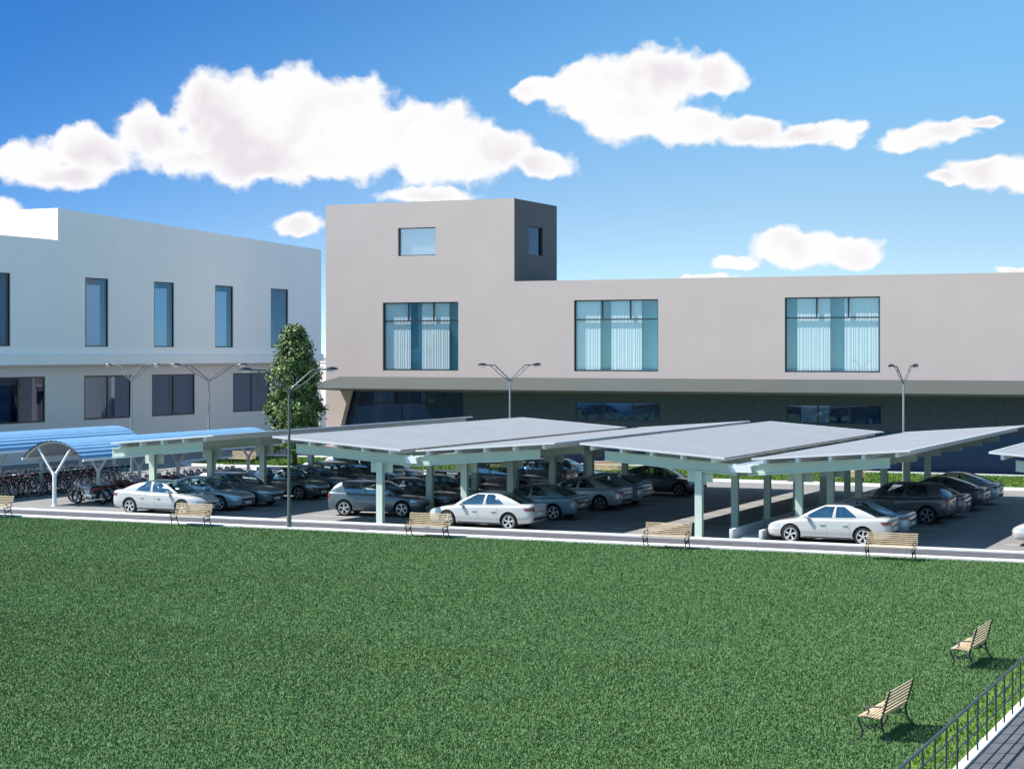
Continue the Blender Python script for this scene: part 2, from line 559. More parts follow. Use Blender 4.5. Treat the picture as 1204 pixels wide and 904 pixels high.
def scatter(x0, x1, y0, y1, dens, margin=0.06):
    """random points inside a rectangle, kept to the wedge that the site view and a step either side can see"""
    n = int((x1 - x0) * (y1 - y0) * dens)
    p = np.stack([rng.uniform(x0, x1, n), rng.uniform(y0, y1, n)], 1)
    fx, fy = -math.sin(YAW), math.cos(YAW)
    d = p[:, 0] * fx + p[:, 1] * fy
    s = p[:, 0] * fy - p[:, 1] * fx
    k = np.abs(s / d) < 602 / F_PX + margin
    return p[k]

g = np.concatenate([scatter(-70, -7.1, 19, 40, 950), scatter(-70, -7.1, 40, 52, 700), scatter(-70, -7.1, 52, 63.5, 520)])
tag(blades('lawn_grass', g, 0.046, 0.0145, M['grass']), 'mown dark green grass of the wide front lawn', 'grass')
g = scatter(-7.1, -6.3, 24, 63.5, 420)
tag(blades('verge_grass', g, 0.075, 0.016, M['grass_bright']), 'bright yellow green grass strip along the railing', 'grass')
g = scatter(-67.6, 4, 97.3, 107.3, 150)
tag(blades('far_grass', g, 0.10, 0.03, M['grass_bright'], 0.01), 'bright green grass strip between car park and office', 'grass')


# ------------------------------------------------------------------ buildings
def wall_open(b, u0, u1, z0, z1, holes, place, depth, reveal_mat=0):
    """wall face with rectangular openings and reveals; place(u, d, z) gives the point d behind the face"""
    us = sorted({u0, u1, *[h[0] for h in holes], *[h[1] for h in holes]})
    zs = sorted({z0, z1, *[h[2] for h in holes], *[h[3] for h in holes]})
    solid = lambda i, j: 0 <= i < len(us) - 1 and 0 <= j < len(zs) - 1 and not any(h[0] <= (us[i] + us[i + 1]) / 2 <= h[1] and h[2] <= (zs[j] + zs[j + 1]) / 2 <= h[3] for h in holes)
    for i in range(len(us) - 1):
        for j in range(len(zs) - 1):
            if not solid(i, j): continue
            A, B, Z0, Z1 = us[i], us[i + 1], zs[j], zs[j + 1]
            for d in (0, depth):
                b.poly([place(A, d, Z0), place(B, d, Z0), place(B, d, Z1), place(A, d, Z1)])
            for (di, dj, e) in ((-1, 0, ((A, Z0), (A, Z1))), (1, 0, ((B, Z0), (B, Z1))), (0, -1, ((A, Z0), (B, Z0))), (0, 1, ((A, Z1), (B, Z1)))):
                if not solid(i + di, j + dj):
                    (p, q), (r_, s_) = e
                    b.poly([place(p, 0, q), place(r_, 0, s_), place(r_, depth, s_), place(p, depth, q)])
    bmesh.ops.remove_doubles(b.bm, verts=list(b.bm.verts), dist=0.0005)


def window(parent, place, u0, u1, z0, z1, glassm, frame_bars, fw, recess, curtains, curt_mat, room_mat, room_depth=0.75, name='window'):
    """a window: glass pane with frame, curtains and the room behind as its pieces"""
    b = MB()
    b.poly([place(u0, recess, z0), place(u1, recess, z0), place(u1, recess, z1), place(u0, recess, z1)])
    w = b.build(name, glassm, parent)
    def bar(b, a0, a1, b0, b1, d0=-0.045, d1=0.05):
        for d in (recess + d0, recess + d1):
            b.poly([place(a0, d, b0), place(a1, d, b0), place(a1, d, b1), place(a0, d, b1)])
        for (p, q, r_, s_) in ((a0, b0, a1, b0), (a0, b1, a1, b1), (a0, b0, a0, b1), (a1, b0, a1, b1)):
            b.poly([place(p, recess + d0, q), place(r_, recess + d0, s_), place(r_, recess + d1, s_), place(p, recess + d1, q)])
    b = MB()
    e = 0.004
    bar(b, u0 + e, u0 + fw, z0 + e, z1 - e); bar(b, u1 - fw, u1 - e, z0 + e, z1 - e)
    bar(b, u0 + fw, u1 - fw, z0 + e, z0 + fw); bar(b, u0 + fw, u1 - fw, z1 - fw, z1 - e)
    for (a0, a1, b0, b1) in frame_bars:
        bar(b, a0, a1, b0, b1, -0.04, 0.045)
    b.build('frame', M['frame'], w)
    if curtains:
        b = MB()
        for (c0, c1, cz0, cz1) in curtains:
            n = max(8, int((c1 - c0) / 0.035))
            rows = []
            for zz in (cz0, (cz0 + cz1) / 2, cz1):
                rows.append([place(c0 + (c1 - c0) * i / n, recess + 0.11 + 0.009 * math.sin(i * 1.25 + math.sin(i * 0.37) * 1.5), zz) for i in range(n + 1)])
            b.quadgrid(rows)
        b.build('curtain', curt_mat, w)
    b = MB()
    D0, D1 = recess + 0.09, recess + room_depth
    P = place
    b.poly([P(u0, D1, z0), P(u1, D1, z0), P(u1, D1, z1), P(u0, D1, z1)])
    for (p, q, r_, s_) in ((u0, z0, u1, z0), (u0, z1, u1, z1), (u0, z0, u0, z1), (u1, z0, u1, z1)):
        b.poly([P(p, D0, q), P(r_, D0, s_), P(r_, D1, s_), P(p, D1, q)])
    b.build('room', room_mat, w)
    return w


FY = 110.0        # plane of the main front
main = thing('office_building', (-40, FY, 0), 0, 'long grey office building with charcoal sided tower block and grey canopy', 'building')
MX, MY = -40.0, FY
def front(u, d, z): return (u - MX, d, z)

WIN_UP = [(-59.9, -54.25), (-46.0, -40.28), (-32.1, -26.25), (-16.9, -11.1), (-3.0, 2.8)]
WIN_LOW = [(-46.05, -40.28), (-32.13, -26.25), (-16.9, -11.1), (-3.0, 2.8)]
Z_UP0, Z_UP1 = 5.83, 10.37
TX0, TX1, TTOP = -64.3, -50.2, 17.05
WTOP = 11.65
b = MB()
holes = [(u0, u1, Z_UP0, Z_UP1) for u0, u1 in WIN_UP]
wall_open(b, TX1, 8.0, 4.45, WTOP, [h for h in holes if h[0] > TX1], front, 0.35)
b.build('wing_wall', M['facade'], main)
b = MB()
wall_open(b, TX0, TX1, 4.45, TTOP, [holes[0], (-58.75, -55.93, 13.47, 15.33)], front, 0.35)
b.build('tower_wall', M['facade'], main)
# tower side, dark cladding, set proud of the tower volume
b = MB()
def side(u, d, z): return (TX1 - MX + 0.005 - d, u - MY, z)
wall_open(b, FY + 0.012, 117.0, WTOP - 0.9, TTOP - 0.02, [(112.3, 114.6, 13.5, 15.4)], side, 0.3)
b.build('tower_side', M['charcoal'], main)
b = MB()
b.box(TX0 - MX + 0.01, TX1 - MX - 1.3, 2.0, 7.0, 0, TTOP - 0.4)
b.build('tower_core', M['facade'], main)
b = MB()
b.box(TX1 - MX + 0.01, 8.0 - MX, 1.9, 14.0, 0, WTOP - 0.5)
b.build('wing_core', M['facade'], main)
b = MB(); b.box(TX1 - MX + 0.01, 8.0 - MX, 0.36, 14.0, WTOP - 0.45, WTOP - 0.3)
b.build('roof', M['roof_sheet'], main)
b = MB(); b.box(TX0 - MX + 0.02, TX1 - MX - 0.02, 0.36, 7.0, TTOP - 0.35, TTOP - 0.2)
b.build('roof', M['roof_sheet'], main)
b = MB(); b.box(TX0 - MX, 8 - MX, 0.36, 1.85, 4.5, 4.7)
b.build('floor_slab', M['facade'], main)

CURT = {0: [(0.02, 0.35), (0.50, 0.86)], 1: [(0.02, 0.30), (0.43, 0.79)], 2: [(0.12, 0.47), (0.62, 0.97)], 3: [(0.05, 0.4), (0.55, 0.9)], 4: [(0.0, 0.4), (0.6, 0.95)]}
for i, (u0, u1) in enumerate(WIN_UP):
    L = u1 - u0
    tz = 9.13
    bars = [(u0 + 0.07, u1 - 0.07, tz - 0.04, tz + 0.04)]
    for k in (1, 2):
        bars.append((u0 + L * k / 3 - 0.04, u0 + L * k / 3 + 0.04, tz + 0.045, Z_UP1 - 0.07))
    window(main, front, u0, u1, Z_UP0, Z_UP1, M['glass'], bars, 0.07, 0.16, [(u0 + L * a, u0 + L * c, Z_UP0 + 0.1, Z_UP1 - 0.02) for a, c in CURT[i]], M['curtain'], M['room'])
window(main, front, -58.75, -55.93, 13.47, 15.33, M['glass_grey'], [], 0.05, 0.22, [(-58.6, -56.0, 13.5, 15.3)], M['curtain'], M['room'])
window(main, side, 112.3, 114.6, 13.5, 15.4, M['glass_dark'], [], 0.06, 0.16, [], None, M['room_blue'], 0.8)

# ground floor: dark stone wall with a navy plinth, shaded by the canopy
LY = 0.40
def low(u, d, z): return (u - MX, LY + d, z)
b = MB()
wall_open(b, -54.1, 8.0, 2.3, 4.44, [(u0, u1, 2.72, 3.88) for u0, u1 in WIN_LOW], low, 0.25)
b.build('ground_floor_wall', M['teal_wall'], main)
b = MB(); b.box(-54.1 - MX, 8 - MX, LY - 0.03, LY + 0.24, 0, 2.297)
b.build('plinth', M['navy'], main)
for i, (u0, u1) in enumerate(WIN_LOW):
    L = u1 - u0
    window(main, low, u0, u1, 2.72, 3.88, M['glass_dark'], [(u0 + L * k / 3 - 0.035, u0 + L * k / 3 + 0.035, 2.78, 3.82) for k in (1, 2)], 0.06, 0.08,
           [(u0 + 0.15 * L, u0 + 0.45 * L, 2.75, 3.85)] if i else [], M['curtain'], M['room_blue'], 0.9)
# glazed entrance corner at the left end, behind a leaning pier
gx0, gx1 = -63.4, -54.1
def lob(u, d, z): return (u - MX, 0.75 + d, z)
bars = [(gx0 + 0.09, gx1 - 0.08, 3.60, 3.68)]
for xx in (-61.6, -59.3, -57.0):
    bars.append((xx - 0.04, xx + 0.04, 3.685, 4.37))
bars.append((-58.9, -58.84, 0.1, 3.595))
w = window(main, lob, gx0, gx1, 0.02, 4.44, M['glass_dark'], bars, 0.08, 0.03, [(-62.6, -61.8, 0.1, 4.3), (-60.4, -59.5, 0.1, 4.3), (-58.2, -57.2, 0.1, 4.3)], M['curtain_grey'], M['room_grey'], 1.0, 'entrance_glazing')
b = MB()
b.prism([(-64.3 - MX, 0), (-63.75 - MX, 0), (-62.45 - MX, 4.44), (-64.3 - MX, 4.44)], 'y', 0.0, 0.5)
b.build('leaning_pier', M['facade'], main)
# canopy: a long wedge
b = MB()
x0a, x0b, x1 = -63.2, -64.75, 8.0
yb, yf = -0.01, -2.45
v = [(x0a - MX, yb, 5.40), (x1 - MX, yb, 5.40), (x1 - MX, yf, 4.66), (x0b - MX, yf, 4.66), (x0a - MX, yb, 4.47), (x1 - MX, yb, 4.47), (x1 - MX, yf, 4.58), (x0b - MX, yf, 4.58)]
vv = [b.bm.verts.new(p) for p in v]
for q in ((0, 1, 2, 3), (4, 7, 6, 5), (3, 2, 6, 7), (0, 3, 7, 4), (1, 5, 6, 2), (0, 4, 5, 1)):
    b.bm.faces.new([vv[k] for k in q])
b.build('canopy', M['canopy'], main)

# left building: white upper storeys over a grey ground floor, its long side facing right
LX, LM = -76.3, 112.0
left = thing('office_building', (LX, LM, 0), 0, 'white office building with narrow tall windows above a grey ground floor', 'building')
def lf(u, d, z): return (-d, u - LM, z)
TALL = [(73.6, 76.2), (81.2, 83.8), (88.9, 92.0), (99.4, 101.9), (107.05, 109.45), (114.6, 117.0), (122.2, 124.75)]
LOWW = [(73.5, 78.6), (82.2, 87.3), (90.7, 95.85), (99.85, 105.0), (107.4, 112.6), (117.6, 122.8)]
YA, YE, YN = 62.0, 129.8, 96.6
ZS, ZP = 6.93, 14.25
b = MB()
wall_open(b, YA, YE, ZS, ZP, [(u0, u1, 7.41, 11.95) for u0, u1 in TALL], lf, 0.4)
b.build('upper_wall', M['white_wall'], left)
b = MB()        # sloping parapet of the taller block
b.prism([(YN - LM, ZP + .001), (YE - LM, ZP + .001), (YE - LM, 15.28), (YN - LM, 16.3)], 'x', 0.0, -21.0)
b.build('attic_storey', M['white_wall'], left)
b = MB(); b.box(-0.38, 0.22, YA - LM, YE - LM, 6.28, ZS - .003, 0.01)
b.box(0.0, 0.25, YA - LM, YE - LM, 6.245, 6.277)
b.build('string_course', M['white_wall'], left)
b = MB(); b.box(-22, -0.42, YA - LM, YE - LM, 13.6, 13.8)
b.build('roof', M['roof_sheet'], left)
b = MB(); b.box(-0.75, -0.39, YA - LM, YE - LM, 6.1, 6.278)
b.build('soffit', M['grey_wall'], left)
b = MB()
def ll(u, d, z): return (-0.42 - d, u - LM, z)
wall_open(b, YA, 127.6, 0.0, 6.09, [(u0, u1, 2.58, 5.50) for u0, u1 in LOWW], ll, 0.3)
b.build('ground_floor_wall', M['grey_wall'], left)
window(left, ll, 127.62, YE, 0.3, 6.08, M['glass_dark'], [], 0.05, 0.05, [], None, M['room_blue'], 0.6, 'corner_glazing')
b = MB(); b.box(-22, -1.9, YA - LM, YE - LM, 0, 13.5)
b.build('core', M['grey_wall'], left)
b = MB(); b.box(-22, -0.41, YE - LM - 0.3, YE - LM - 0.01, 6.3, 14.0)
b.build('end_wall', M['white_wall'], left)
for i, (u0, u1) in enumerate(TALL):
    L = u1 - u0
    cs = [(u0 + 0.16 * L, u0 + 0.74 * L, 7.45, 11.5)] if i < 6 else []
    window(left, lf, u0, u1, 7.41, 11.95, M['glass_tall'], [], 0.075, 0.10, cs, M['curtain'], M['room'] if i < 6 else M['room_blue'], 1.1)
for i, (u0, u1) in enumerate(LOWW):
    mid = (u0 + u1) / 2
    cs = [(u0 + 0.1, mid - 0.55, 2.65, 5.47), (mid + 0.1, u1 - 0.6 + 0.3 * (i % 2), 2.65, 5.47)] if i < 5 else [(u0 + 0.1, mid - 0.1, 2.65, 5.47)]
    window(left, ll, u0, u1, 2.58, 5.50, M['glass_dark'], [(mid - 0.08, mid + 0.08, 2.69, 5.39)], 0.11, 0.05, cs, M['curtain_grey'], M['room_blue'], 1.1)
b = MB(); b.box(-67.7, -64.32, 115.0, 115.4, 0, 6.3)
b.box(-67.75, -64.32, 114.98, 115.42, 6.3, 6.42)
tag(b.build('boundary_wall', M['white_wall']), 'narrow white wall closing the gap between the two buildings', 'wall')


# ------------------------------------------------------------------ carports
ROOF_Y0, ROOF_Y1 = 67.0, 92.0
OH = 0.30          # how far the roof runs out past the first frame line
FRAMES = [67.2, 71.65, 76.1, 80.55, 85.0, 89.45]

def carport(cx, wings, label):
    """wings: list of (outer x, inner x, post x)"""
    t = thing('carport', (cx, ROOF_Y0, 0), 0, label, 'carport', 'green steel carports with grey roofs')
    zo, zi = 3.50, 3.07
    for (xo, xi, xp) in wings:
        s = 1 if xi > xo else -1
        sl = (zi - zo) / (xi - xo)
        zat = lambda x: zo + (x - xo) * sl
        # roof sheet with shallow ribs, running along the wing
        b = MB()
        n = 46
        rows_t, rows_b = [], []
        for yy in (-OH, ROOF_Y1 - ROOF_Y0):
            rows_t.append([(xo + (xi - xo) * k / n - cx, yy, zat(xo + (xi - xo) * k / n) + (0.012 if k % 4 == 0 else 0.0)) for k in range(n + 1)])
        b.quadgrid(rows_t)
        sheet_o = b.build('roof', M['roof_sheet'], t)
        b = MB()
        b.quadgrid([[(x - cx, yy, zat(x) - 0.03) for x in (xo, xi)] for yy in (0.002 - OH, ROOF_Y1 - ROOF_Y0 - 0.002)])
        b.build('soffit', M['underside'], sheet_o)
        b = MB()        # flashing round the sheet
        T = 0.05
        for yy0, yy1 in ((-0.035 - OH, -OH), (ROOF_Y1 - ROOF_Y0, ROOF_Y1 - ROOF_Y0 + 0.035)):
            b.prism([(xo - cx, zo - T), (xi - cx, zi - T), (xi - cx, zi + 0.018), (xo - cx, zo + 0.018)], 'y', yy0, yy1)
        for xx, zz in ((xo, zo),):
            b.box(min(xx, xx - s * 0.05) - cx, max(xx, xx - s * 0.05) - cx, -0.035 - OH, ROOF_Y1 - ROOF_Y0 + 0.035, zz - T, zz + 0.02)
        b.build('flashing', M['roof_edge'], sheet_o)
        for k in range(5):
            x = xo + (xi - xo) * (0.075 + 0.21 * k)
            b = MB()
            z = zat(x) - 0.052
            b.box(x - 0.06 - cx, x + 0.06 - cx, 0.02 - OH, ROOF_Y1 - ROOF_Y0 - 0.01, z - 0.17, z)
            b.build('purlin', M['white_steel'], t)
        for fi, fy in enumerate(FRAMES):
            xa, xb = xo + s * 0.80, xi + s * 0.30
            b = MB()
            yc = fy - ROOF_Y0
            top = lambda x: zat(x) - 0.224
            # tapered I beam
            for (dy, o0, o1) in ((0.06, 0.0, 0.05), (0.06, None, None), (0.012, 0.05, 0.36)):
                if o0 is None:
                    b.prism([(xa - cx, top(xa) - 0.34), (xb - cx, top(xb) - 0.38), (xb - cx, top(xb) - 0.43), (xa - cx, top(xa) - 0.39)], 'y', yc - dy, yc + dy)
                else:
                    b.prism([(xa - cx, top(xa) - o0), (xb - cx, top(xb) - o0), (xb - cx, top(xb) - o1), (xa - cx, top(xa) - o1)], 'y', yc - dy, yc + dy)
            b.build('beam', M['green_steel'], t)
            b = MB()
            hz = top(xp) - 0.41
            xp0 = xp
            if fi == 0 and xo > xi:          # set back behind the first car, carried by a girder along the first bay
                yc, xp = 68.80 - ROOF_Y0, xp * 68.80 / 67.2
                hz = top(xp) - 0.41
                gb = MB()
                gb.box(xp - 0.1 - cx, xp + 0.1 - cx, 0.262, FRAMES[1] - ROOF_Y0 - 0.062, hz + 0.04, hz + 0.36)
                gb.build('girder', M['green_steel'], t)
            b.box(xp - 0.14 - cx, xp + 0.14 - cx, yc - 0.11, yc - 0.085, 0.02, hz)
            b.box(xp - 0.14 - cx, xp + 0.14 - cx, yc + 0.085, yc + 0.11, 0.02, hz)
            b.box(xp - 0.012 - cx, xp + 0.012 - cx, yc - 0.085, yc + 0.085, 0.02, hz)
            b.box(xp - 0.22 - cx, xp + 0.22 - cx, yc - 0.18, yc + 0.18, 0.0, 0.02)
            post = b.build('post', M['green_steel'], t)
            b = MB()
            b.box(xp - 0.50 - cx, xp + 0.50 - cx, yc + 0.112, yc + 0.15, hz - 0.42, hz + 0.03)
            b.build('bracket_plate', M['green_steel'], post)
            xp = xp0
    if len(wings) == 2:
        xl, xr = wings[0][1], wings[1][1]
        b = MB()
        prof = [(xl + 0.10 - cx, 2.78), (xl + 0.20 - cx, 2.54), (xr - 0.20 - cx, 2.54), (xr - 0.10 - cx, 2.78), (xr - 0.13 - cx, 2.78), (xr - 0.22 - cx, 2.57), (xl + 0.22 - cx, 2.57), (xl + 0.13 - cx, 2.78)]
        b.prism(prof, 'y', -0.05, ROOF_Y1 - ROOF_Y0 + 0.05)
        b.prism([(xl + 0.06 - cx, 2.79), (xl + 0.17 - cx, 2.53), (xr - 0.06 - cx, 2.53), (xr - 0.13 - cx, 2.79)], 'y', -0.1, -0.052)
        b.build('gutter', M['white_steel'], t)
    return t

carport(-47.2, [(-44.56, -49.8, -47.95)], 'single wing carport at the left beside the blue shelters')
carport(-35.15, [(-41.5, -35.5, -36.7), (-28.74, -34.8, -32.85)], 'butterfly carport sheltering the grey hatchback and a row of cars')
carport(-21.25, [(-27.6, -21.78, -22.96), (-14.87, -20.73, -19.05)], 'butterfly carport with an empty left side and low white walls')
carport(-5.95, [(-12.0, -6.45, -7.7), (0.1, -5.4, -4.1)], 'carport cut off by the right edge of the picture')

for x, lab in ((-21.6, 'low white wall on the empty bay side of the drain strip'), (-20.45, 'low white wall in front of the white sedan bonnet')):
    b = MB()
    b.box(x - 0.07, x + 0.07, 66.9, 91.6, 0.0, 0.40, 0.012)
    tag(b.build('low_wall', M['wall_low'], smooth=40), lab, 'wall', 'low walls under the carport')
b = MB()
b.box(-21.52, -20.53, 66.9, 91.6, 0.0, 0.05)
tag(b.build('drain_strip', M['wall_low']), kind='structure')


# ------------------------------------------------------------------ bike shelters
def shelter(ax, y0, y1, ztop, label, ypost):
    t = thing('bike_shelter', (ax, y0, 0), 0, label, 'shelter', 'blue barrel roofed bike shelters')
    hw, rise = 1.72, 0.80
    rad = (hw * hw + rise * rise) / (2 * rise)
    a0 = math.asin(hw / rad)
    L = y1 - y0
    n = 120
    def arc(k, dr=0.0, hw_s=1.0):
        a = -a0 + 2 * a0 * k
        return ((rad + dr) * math.sin(a), ztop - rad + (rad + dr) * math.cos(a))
    b = MB()
    b.quadgrid([[(arc(k / n, 0.014 * math.sin(k / n * 2 * PI * 15))[0], yy, arc(k / n, 0.014 * math.sin(k / n * 2 * PI * 15))[1]) for k in range(n + 1)] for yy in (0, L)])
    rf = b.build('roof', M['shelter_blue'], t, smooth=60)
    b = MB()
    b.quadgrid([[(arc(k / 24, -0.03)[0], yy, arc(k / 24, -0.03)[1]) for k in range(25)] for yy in (0.01, L - 0.01)])
    b.build('lining', M['shelter_under'], rf, smooth=60)
    for yp in ypost:
        yy = yp - y0
        b = MB()
        b.tube([(*arc(k / 20, -0.07)[:1], yy, arc(k / 20, -0.07)[1]) for k in range(21)], 0.04, 6)
        b.build('arch_rib', M['green_steel'], t, smooth=50)
        b = MB()
        b.tube([(0, yy, 0), (0, yy, 1.55)], 0.095, 10)
        pz = ztop - 0.35
        for s in (-1, 1):
            b.tube([(s * 0.03, yy, 1.35), (s * 0.10, yy, 1.52), (s * 0.9, yy, pz - 0.02)], 0.06, 8)
        b.tube([(0, yy, 0), (0, yy, 0.03)], 0.17, 10)
        b.build('post', M['white_steel'], t, smooth=50)
    for s in (-1, 1):
        b = MB()
        b.box(s * hw - 0.04, s * hw + 0.04, 0, L, ztop - rise - 0.11, ztop - rise - 0.02)
        b.build('eave_beam', M['white_steel'], t)
    return t
shelter(-54.45, 68.55, 85.3, 3.0, 'blue corrugated barrel roof shelter with the open arch end facing the lawn', [68.7, 71.95, 75.2, 78.45, 81.7, 84.95])
shelter(-60.9, 66.0, 82.0, 3.1, 'blue corrugated barrel roof shelter next to the white building', [66.2, 69.4, 72.6, 75.8, 79.0, 81.8])


# ------------------------------------------------------------------ benches
def make_bench():
    t = thing('park_bench')
    HW = 0.88
    # local: seat faces -Y
    b = MB()
    prof = [(-0.30, 0.435), (-0.245, 0.445), (-0.185, 0.445), (-0.125, 0.44), (-0.065, 0.432), (-0.005, 0.425), (0.055, 0.42)]
    for (yy, zz) in prof:
        b.box(-HW, HW, yy - 0.025, yy + 0.025, zz - 0.014, zz + 0.014, 0.004)
    b.build('seat', M['wood'], t)
    b = MB()
    for k in range(7):
        zz = 0.475 + k * 0.066
        yy = 0.10 + 0.105 * (k / 6) ** 1.15
        Mx = Matrix.Translation((0, yy, zz)) @ Matrix.Rotation(R(-10), 4, 'X')
        b.box(-HW, HW, -0.011, 0.011, -0.0205, 0.0205, 0.004, M4=Mx)
    b.build('backrest', M['wood'], t)
    for s in (-1, 1):
        x = s * (HW - 0.09)
        b = MB()
        def cv(pts, r=0.016):
            # smooth a polyline
            P = [Vector((x, p[0], p[1])) for p in pts]
            out = []
            for i in range(len(P) - 1):
                p0, p1, p2, p3 = P[max(i - 1, 0)], P[i], P[i + 1], P[min(i + 2, len(P) - 1)]
                for k in range(5):
                    u = k / 5
                    out.append(0.5 * ((2 * p1) + (p2 - p0) * u + (2 * p0 - 5 * p1 + 4 * p2 - p3) * u * u + (-p0 + 3 * p1 - 3 * p2 + p3) * u ** 3))
            out.append(P[-1])
            b.tube(out, r, 6)
        cv([(0.235, 0.91), (0.20, 0.80), (0.13, 0.56), (0.09, 0.44), (0.08, 0.30), (0.14, 0.14), (0.25, 0.015)], 0.02)
        cv([(0.09, 0.41), (-0.10, 0.41), (-0.28, 0.42), (-0.345, 0.40), (-0.33, 0.30), (-0.27, 0.17), (-0.30, 0.06), (-0.36, 0.015)], 0.02)
        cv([(0.15, 0.60), (0.08, 0.615), (-0.06, 0.61), (-0.18, 0.60), (-0.24, 0.57), (-0.22, 0.53), (-0.17, 0.55), (-0.16, 0.50), (-0.24, 0.43)], 0.016)
        cv([(-0.27, 0.19), (-0.16, 0.25), (-0.05, 0.31), (0.02, 0.25), (0.10, 0.22)], 0.012)
        cv([(0.09, 0.36), (-0.02, 0.30), (-0.12, 0.22), (-0.2, 0.24), (-0.28, 0.33)], 0.012)
        cv([(-0.10, 0.27), (-0.06, 0.31), (-0.02, 0.27), (-0.06, 0.23), (-0.10, 0.27)], 0.010)
        b.tube([(x, 0.25, 0.0), (x, 0.25, 0.03)], 0.035, 8)
        b.tube([(x, -0.36, 0.0), (x, -0.36, 0.03)], 0.035, 8)
        b.build('end_frame', M['iron'], t, smooth=50)
    return t

bench0 = make_bench()
BENCHES = [
    (-53.3, 63.25, 0, 'pale slatted bench at the left end of the lawn before the blue shelters'),
    (-43.2, 63.2, 0, 'pale slatted bench in front of the leftmost white sedan bonnet'),
    (-32.4, 63.1, 0, 'pale slatted bench by the front wheel of the middle white sedan'),
    (-22.75, 63.05, 0, 'pale slatted bench before the empty carport bays'),
    (-14.6, 62.75, 0, 'pale slatted bench behind the tail of the right white sedan'),
    (-7.96, 34.1, -PI / 2 - R(3), 'slatted bench on the lawn nearer to the viewer, back to the railing'),
    (-8.0, 42.5, -PI / 2 - R(2), 'slatted bench on the lawn farther along the railing'),
    (-63.4, 98.3, 0, 'far wooden bench beside the white building at the end of the green strip'),
    (-54.0, 97.7, 0, 'far wooden bench on the green strip behind the single wing carport'),
    (-45.6, 97.7, 0, 'far wooden bench on the green strip near the lamp behind the cars'),
    (-38.9, 97.7, 0, 'far wooden bench on the green strip seen between two butterfly carports'),
    (-25.0, 97.7, 0, 'far wooden bench on the green strip behind the empty bays'),
]
for i, (x, y, rz, lab) in enumerate(BENCHES):
    o = bench0 if i == 0 else copy_tree(bench0)
    o.location = (x, y, 0.005)
    o.rotation_euler = (0, 0, rz)
    tag(o, lab, 'bench', 'benches facing the lawn' if y < 64 and rz == 0 else ('benches along the railing' if rz else 'benches on the far green strip'))


# ------------------------------------------------------------------ lamps
def make_lamp():
    t = thing('street_lamp')
    b = MB()
    b.tube([(0, 0, 0.0), (0, 0, 2.8), (0, 0, 5.62)], 0.07, 12, radii=[0.07, 0.058, 0.045])
    b.tube([(0, 0, 0.0), (0, 0, 0.04)], 0.17, 12)
    b.tube([(0, 0, 0.04), (0, 0, 0.5)], 0.10, 12)
    b.build('pole', M['galv'], t, smooth=40)
    for s in (-1, 1):
        b = MB()
        b.tube([(0, 0, 5.45), (s * 0.10, 0, 5.58), (s * 0.92, 0, 6.25), (s * 1.04, 0, 6.32), (s * 1.65, 0, 6.34)], 0.03, 8)
        b.tube([(s * 0.04, 0, 5.42), (s * 0.75, 0, 5.85), (s * 1.35, 0, 6.32)], 0.02, 8)
        b.tube([(s * 0.95, 0, 6.19), (s * 0.92, 0, 5.98)], 0.014, 6)
        a = b.build('arm', M['lamp_green'], t, smooth=40)
        b = MB()
        rows = []
        for i in range(9):
            u = i / 8
            wd = 0.155 * math.sin(PI * (0.08 + 0.86 * u)) ** 0.6
            ht = 0.125 * math.sin(PI * (0.08 + 0.86 * u)) ** 0.7
            rows.append([(s * (1.56 + 0.58 * u), wd * math.cos(k * PI / 8), 6.30 + 0.01 + ht * math.sin(k * PI / 8) + 0.03 * u) for k in range(9)])
        b.quadgrid(rows)
        b.bm.faces.new([b.bm.verts.new(p) for p in [r[0] for r in rows] + [r[-1] for r in reversed(rows)]])
        hd = b.build('lamp_head', M['lamp_body'], t, smooth=40)
        b = MB()
        rows = []
        for i in range(7):
            u = i / 6
            wd = 0.135 * math.sin(PI * (0.08 + 0.86 * u)) ** 0.6
            rows.append([(s * (1.68 + 0.40 * u), wd * math.cos(PI + k * PI / 6), 6.303 + 0.02 * u + 0.105 * math.sin(PI + k * PI / 6) * math.sin(PI * (0.1 + 0.8 * u))) for k in range(7)])
        b.quadgrid(rows)
        b.build('lens', M['lamp_glass'], hd, smooth=40)
    return t
lamp0 = make_lamp()
LAMPS = [(-38.95, 63.75, 55, 'twin arm lamp post at the lawn edge, nearest of all the lamps'),
         (-43.3, 94.3, 60, 'twin arm lamp post behind the middle carports near the tower'),
         (-21.3, 94.3, 84, 'twin arm lamp post behind the right carport with narrowly spread arms'),
         (-63.1, 86.4, -8, 'twin arm lamp post nearest the left edge before the white building'),
         (-58.6, 87.4, 25, 'twin arm lamp post left of the tree with widely spread arms')]
for i, (x, y, a, lab) in enumerate(LAMPS):
    o = lamp0 if i == 0 else copy_tree(lamp0)
    o.location = (x, y, 0)
    o.rotation_euler = (0, 0, R(a))
    if i == 0:
        swap_near = [c for c in o.children if c.type == 'MESH' and c.name.split('.')[0] in ('pole', 'arm')]
    tag(o, lab, 'street lamp', 'twin arm lamp posts')
for c in swap_near:
    c.material_slots[0].link = 'OBJECT'
    c.material_slots[0].material = M['lamp_green']


# ------------------------------------------------------------------ railing at the right
def railing():
    t = thing('railing', (-6.16, 20, 0), 0, 'dark metal railing with thin bars beside the paved walk', 'railing')
    L = 43.2
    for z, r in ((0.95, 0.026), (0.68, 0.016), (0.41, 0.016)):
        b = MB()
        b.tube([(0, 0, z), (0, L, z)], r, 8)
        b.build('rail', M['rail'], t, smooth=40)
    y = 0.56
    while y < L:
        b = MB()
        b.tube([(0, y, 0), (0, y, 0.93)], 0.018, 8)
        b.build('post', M['rail'], t, smooth=40)
        y += 0.89
railing()


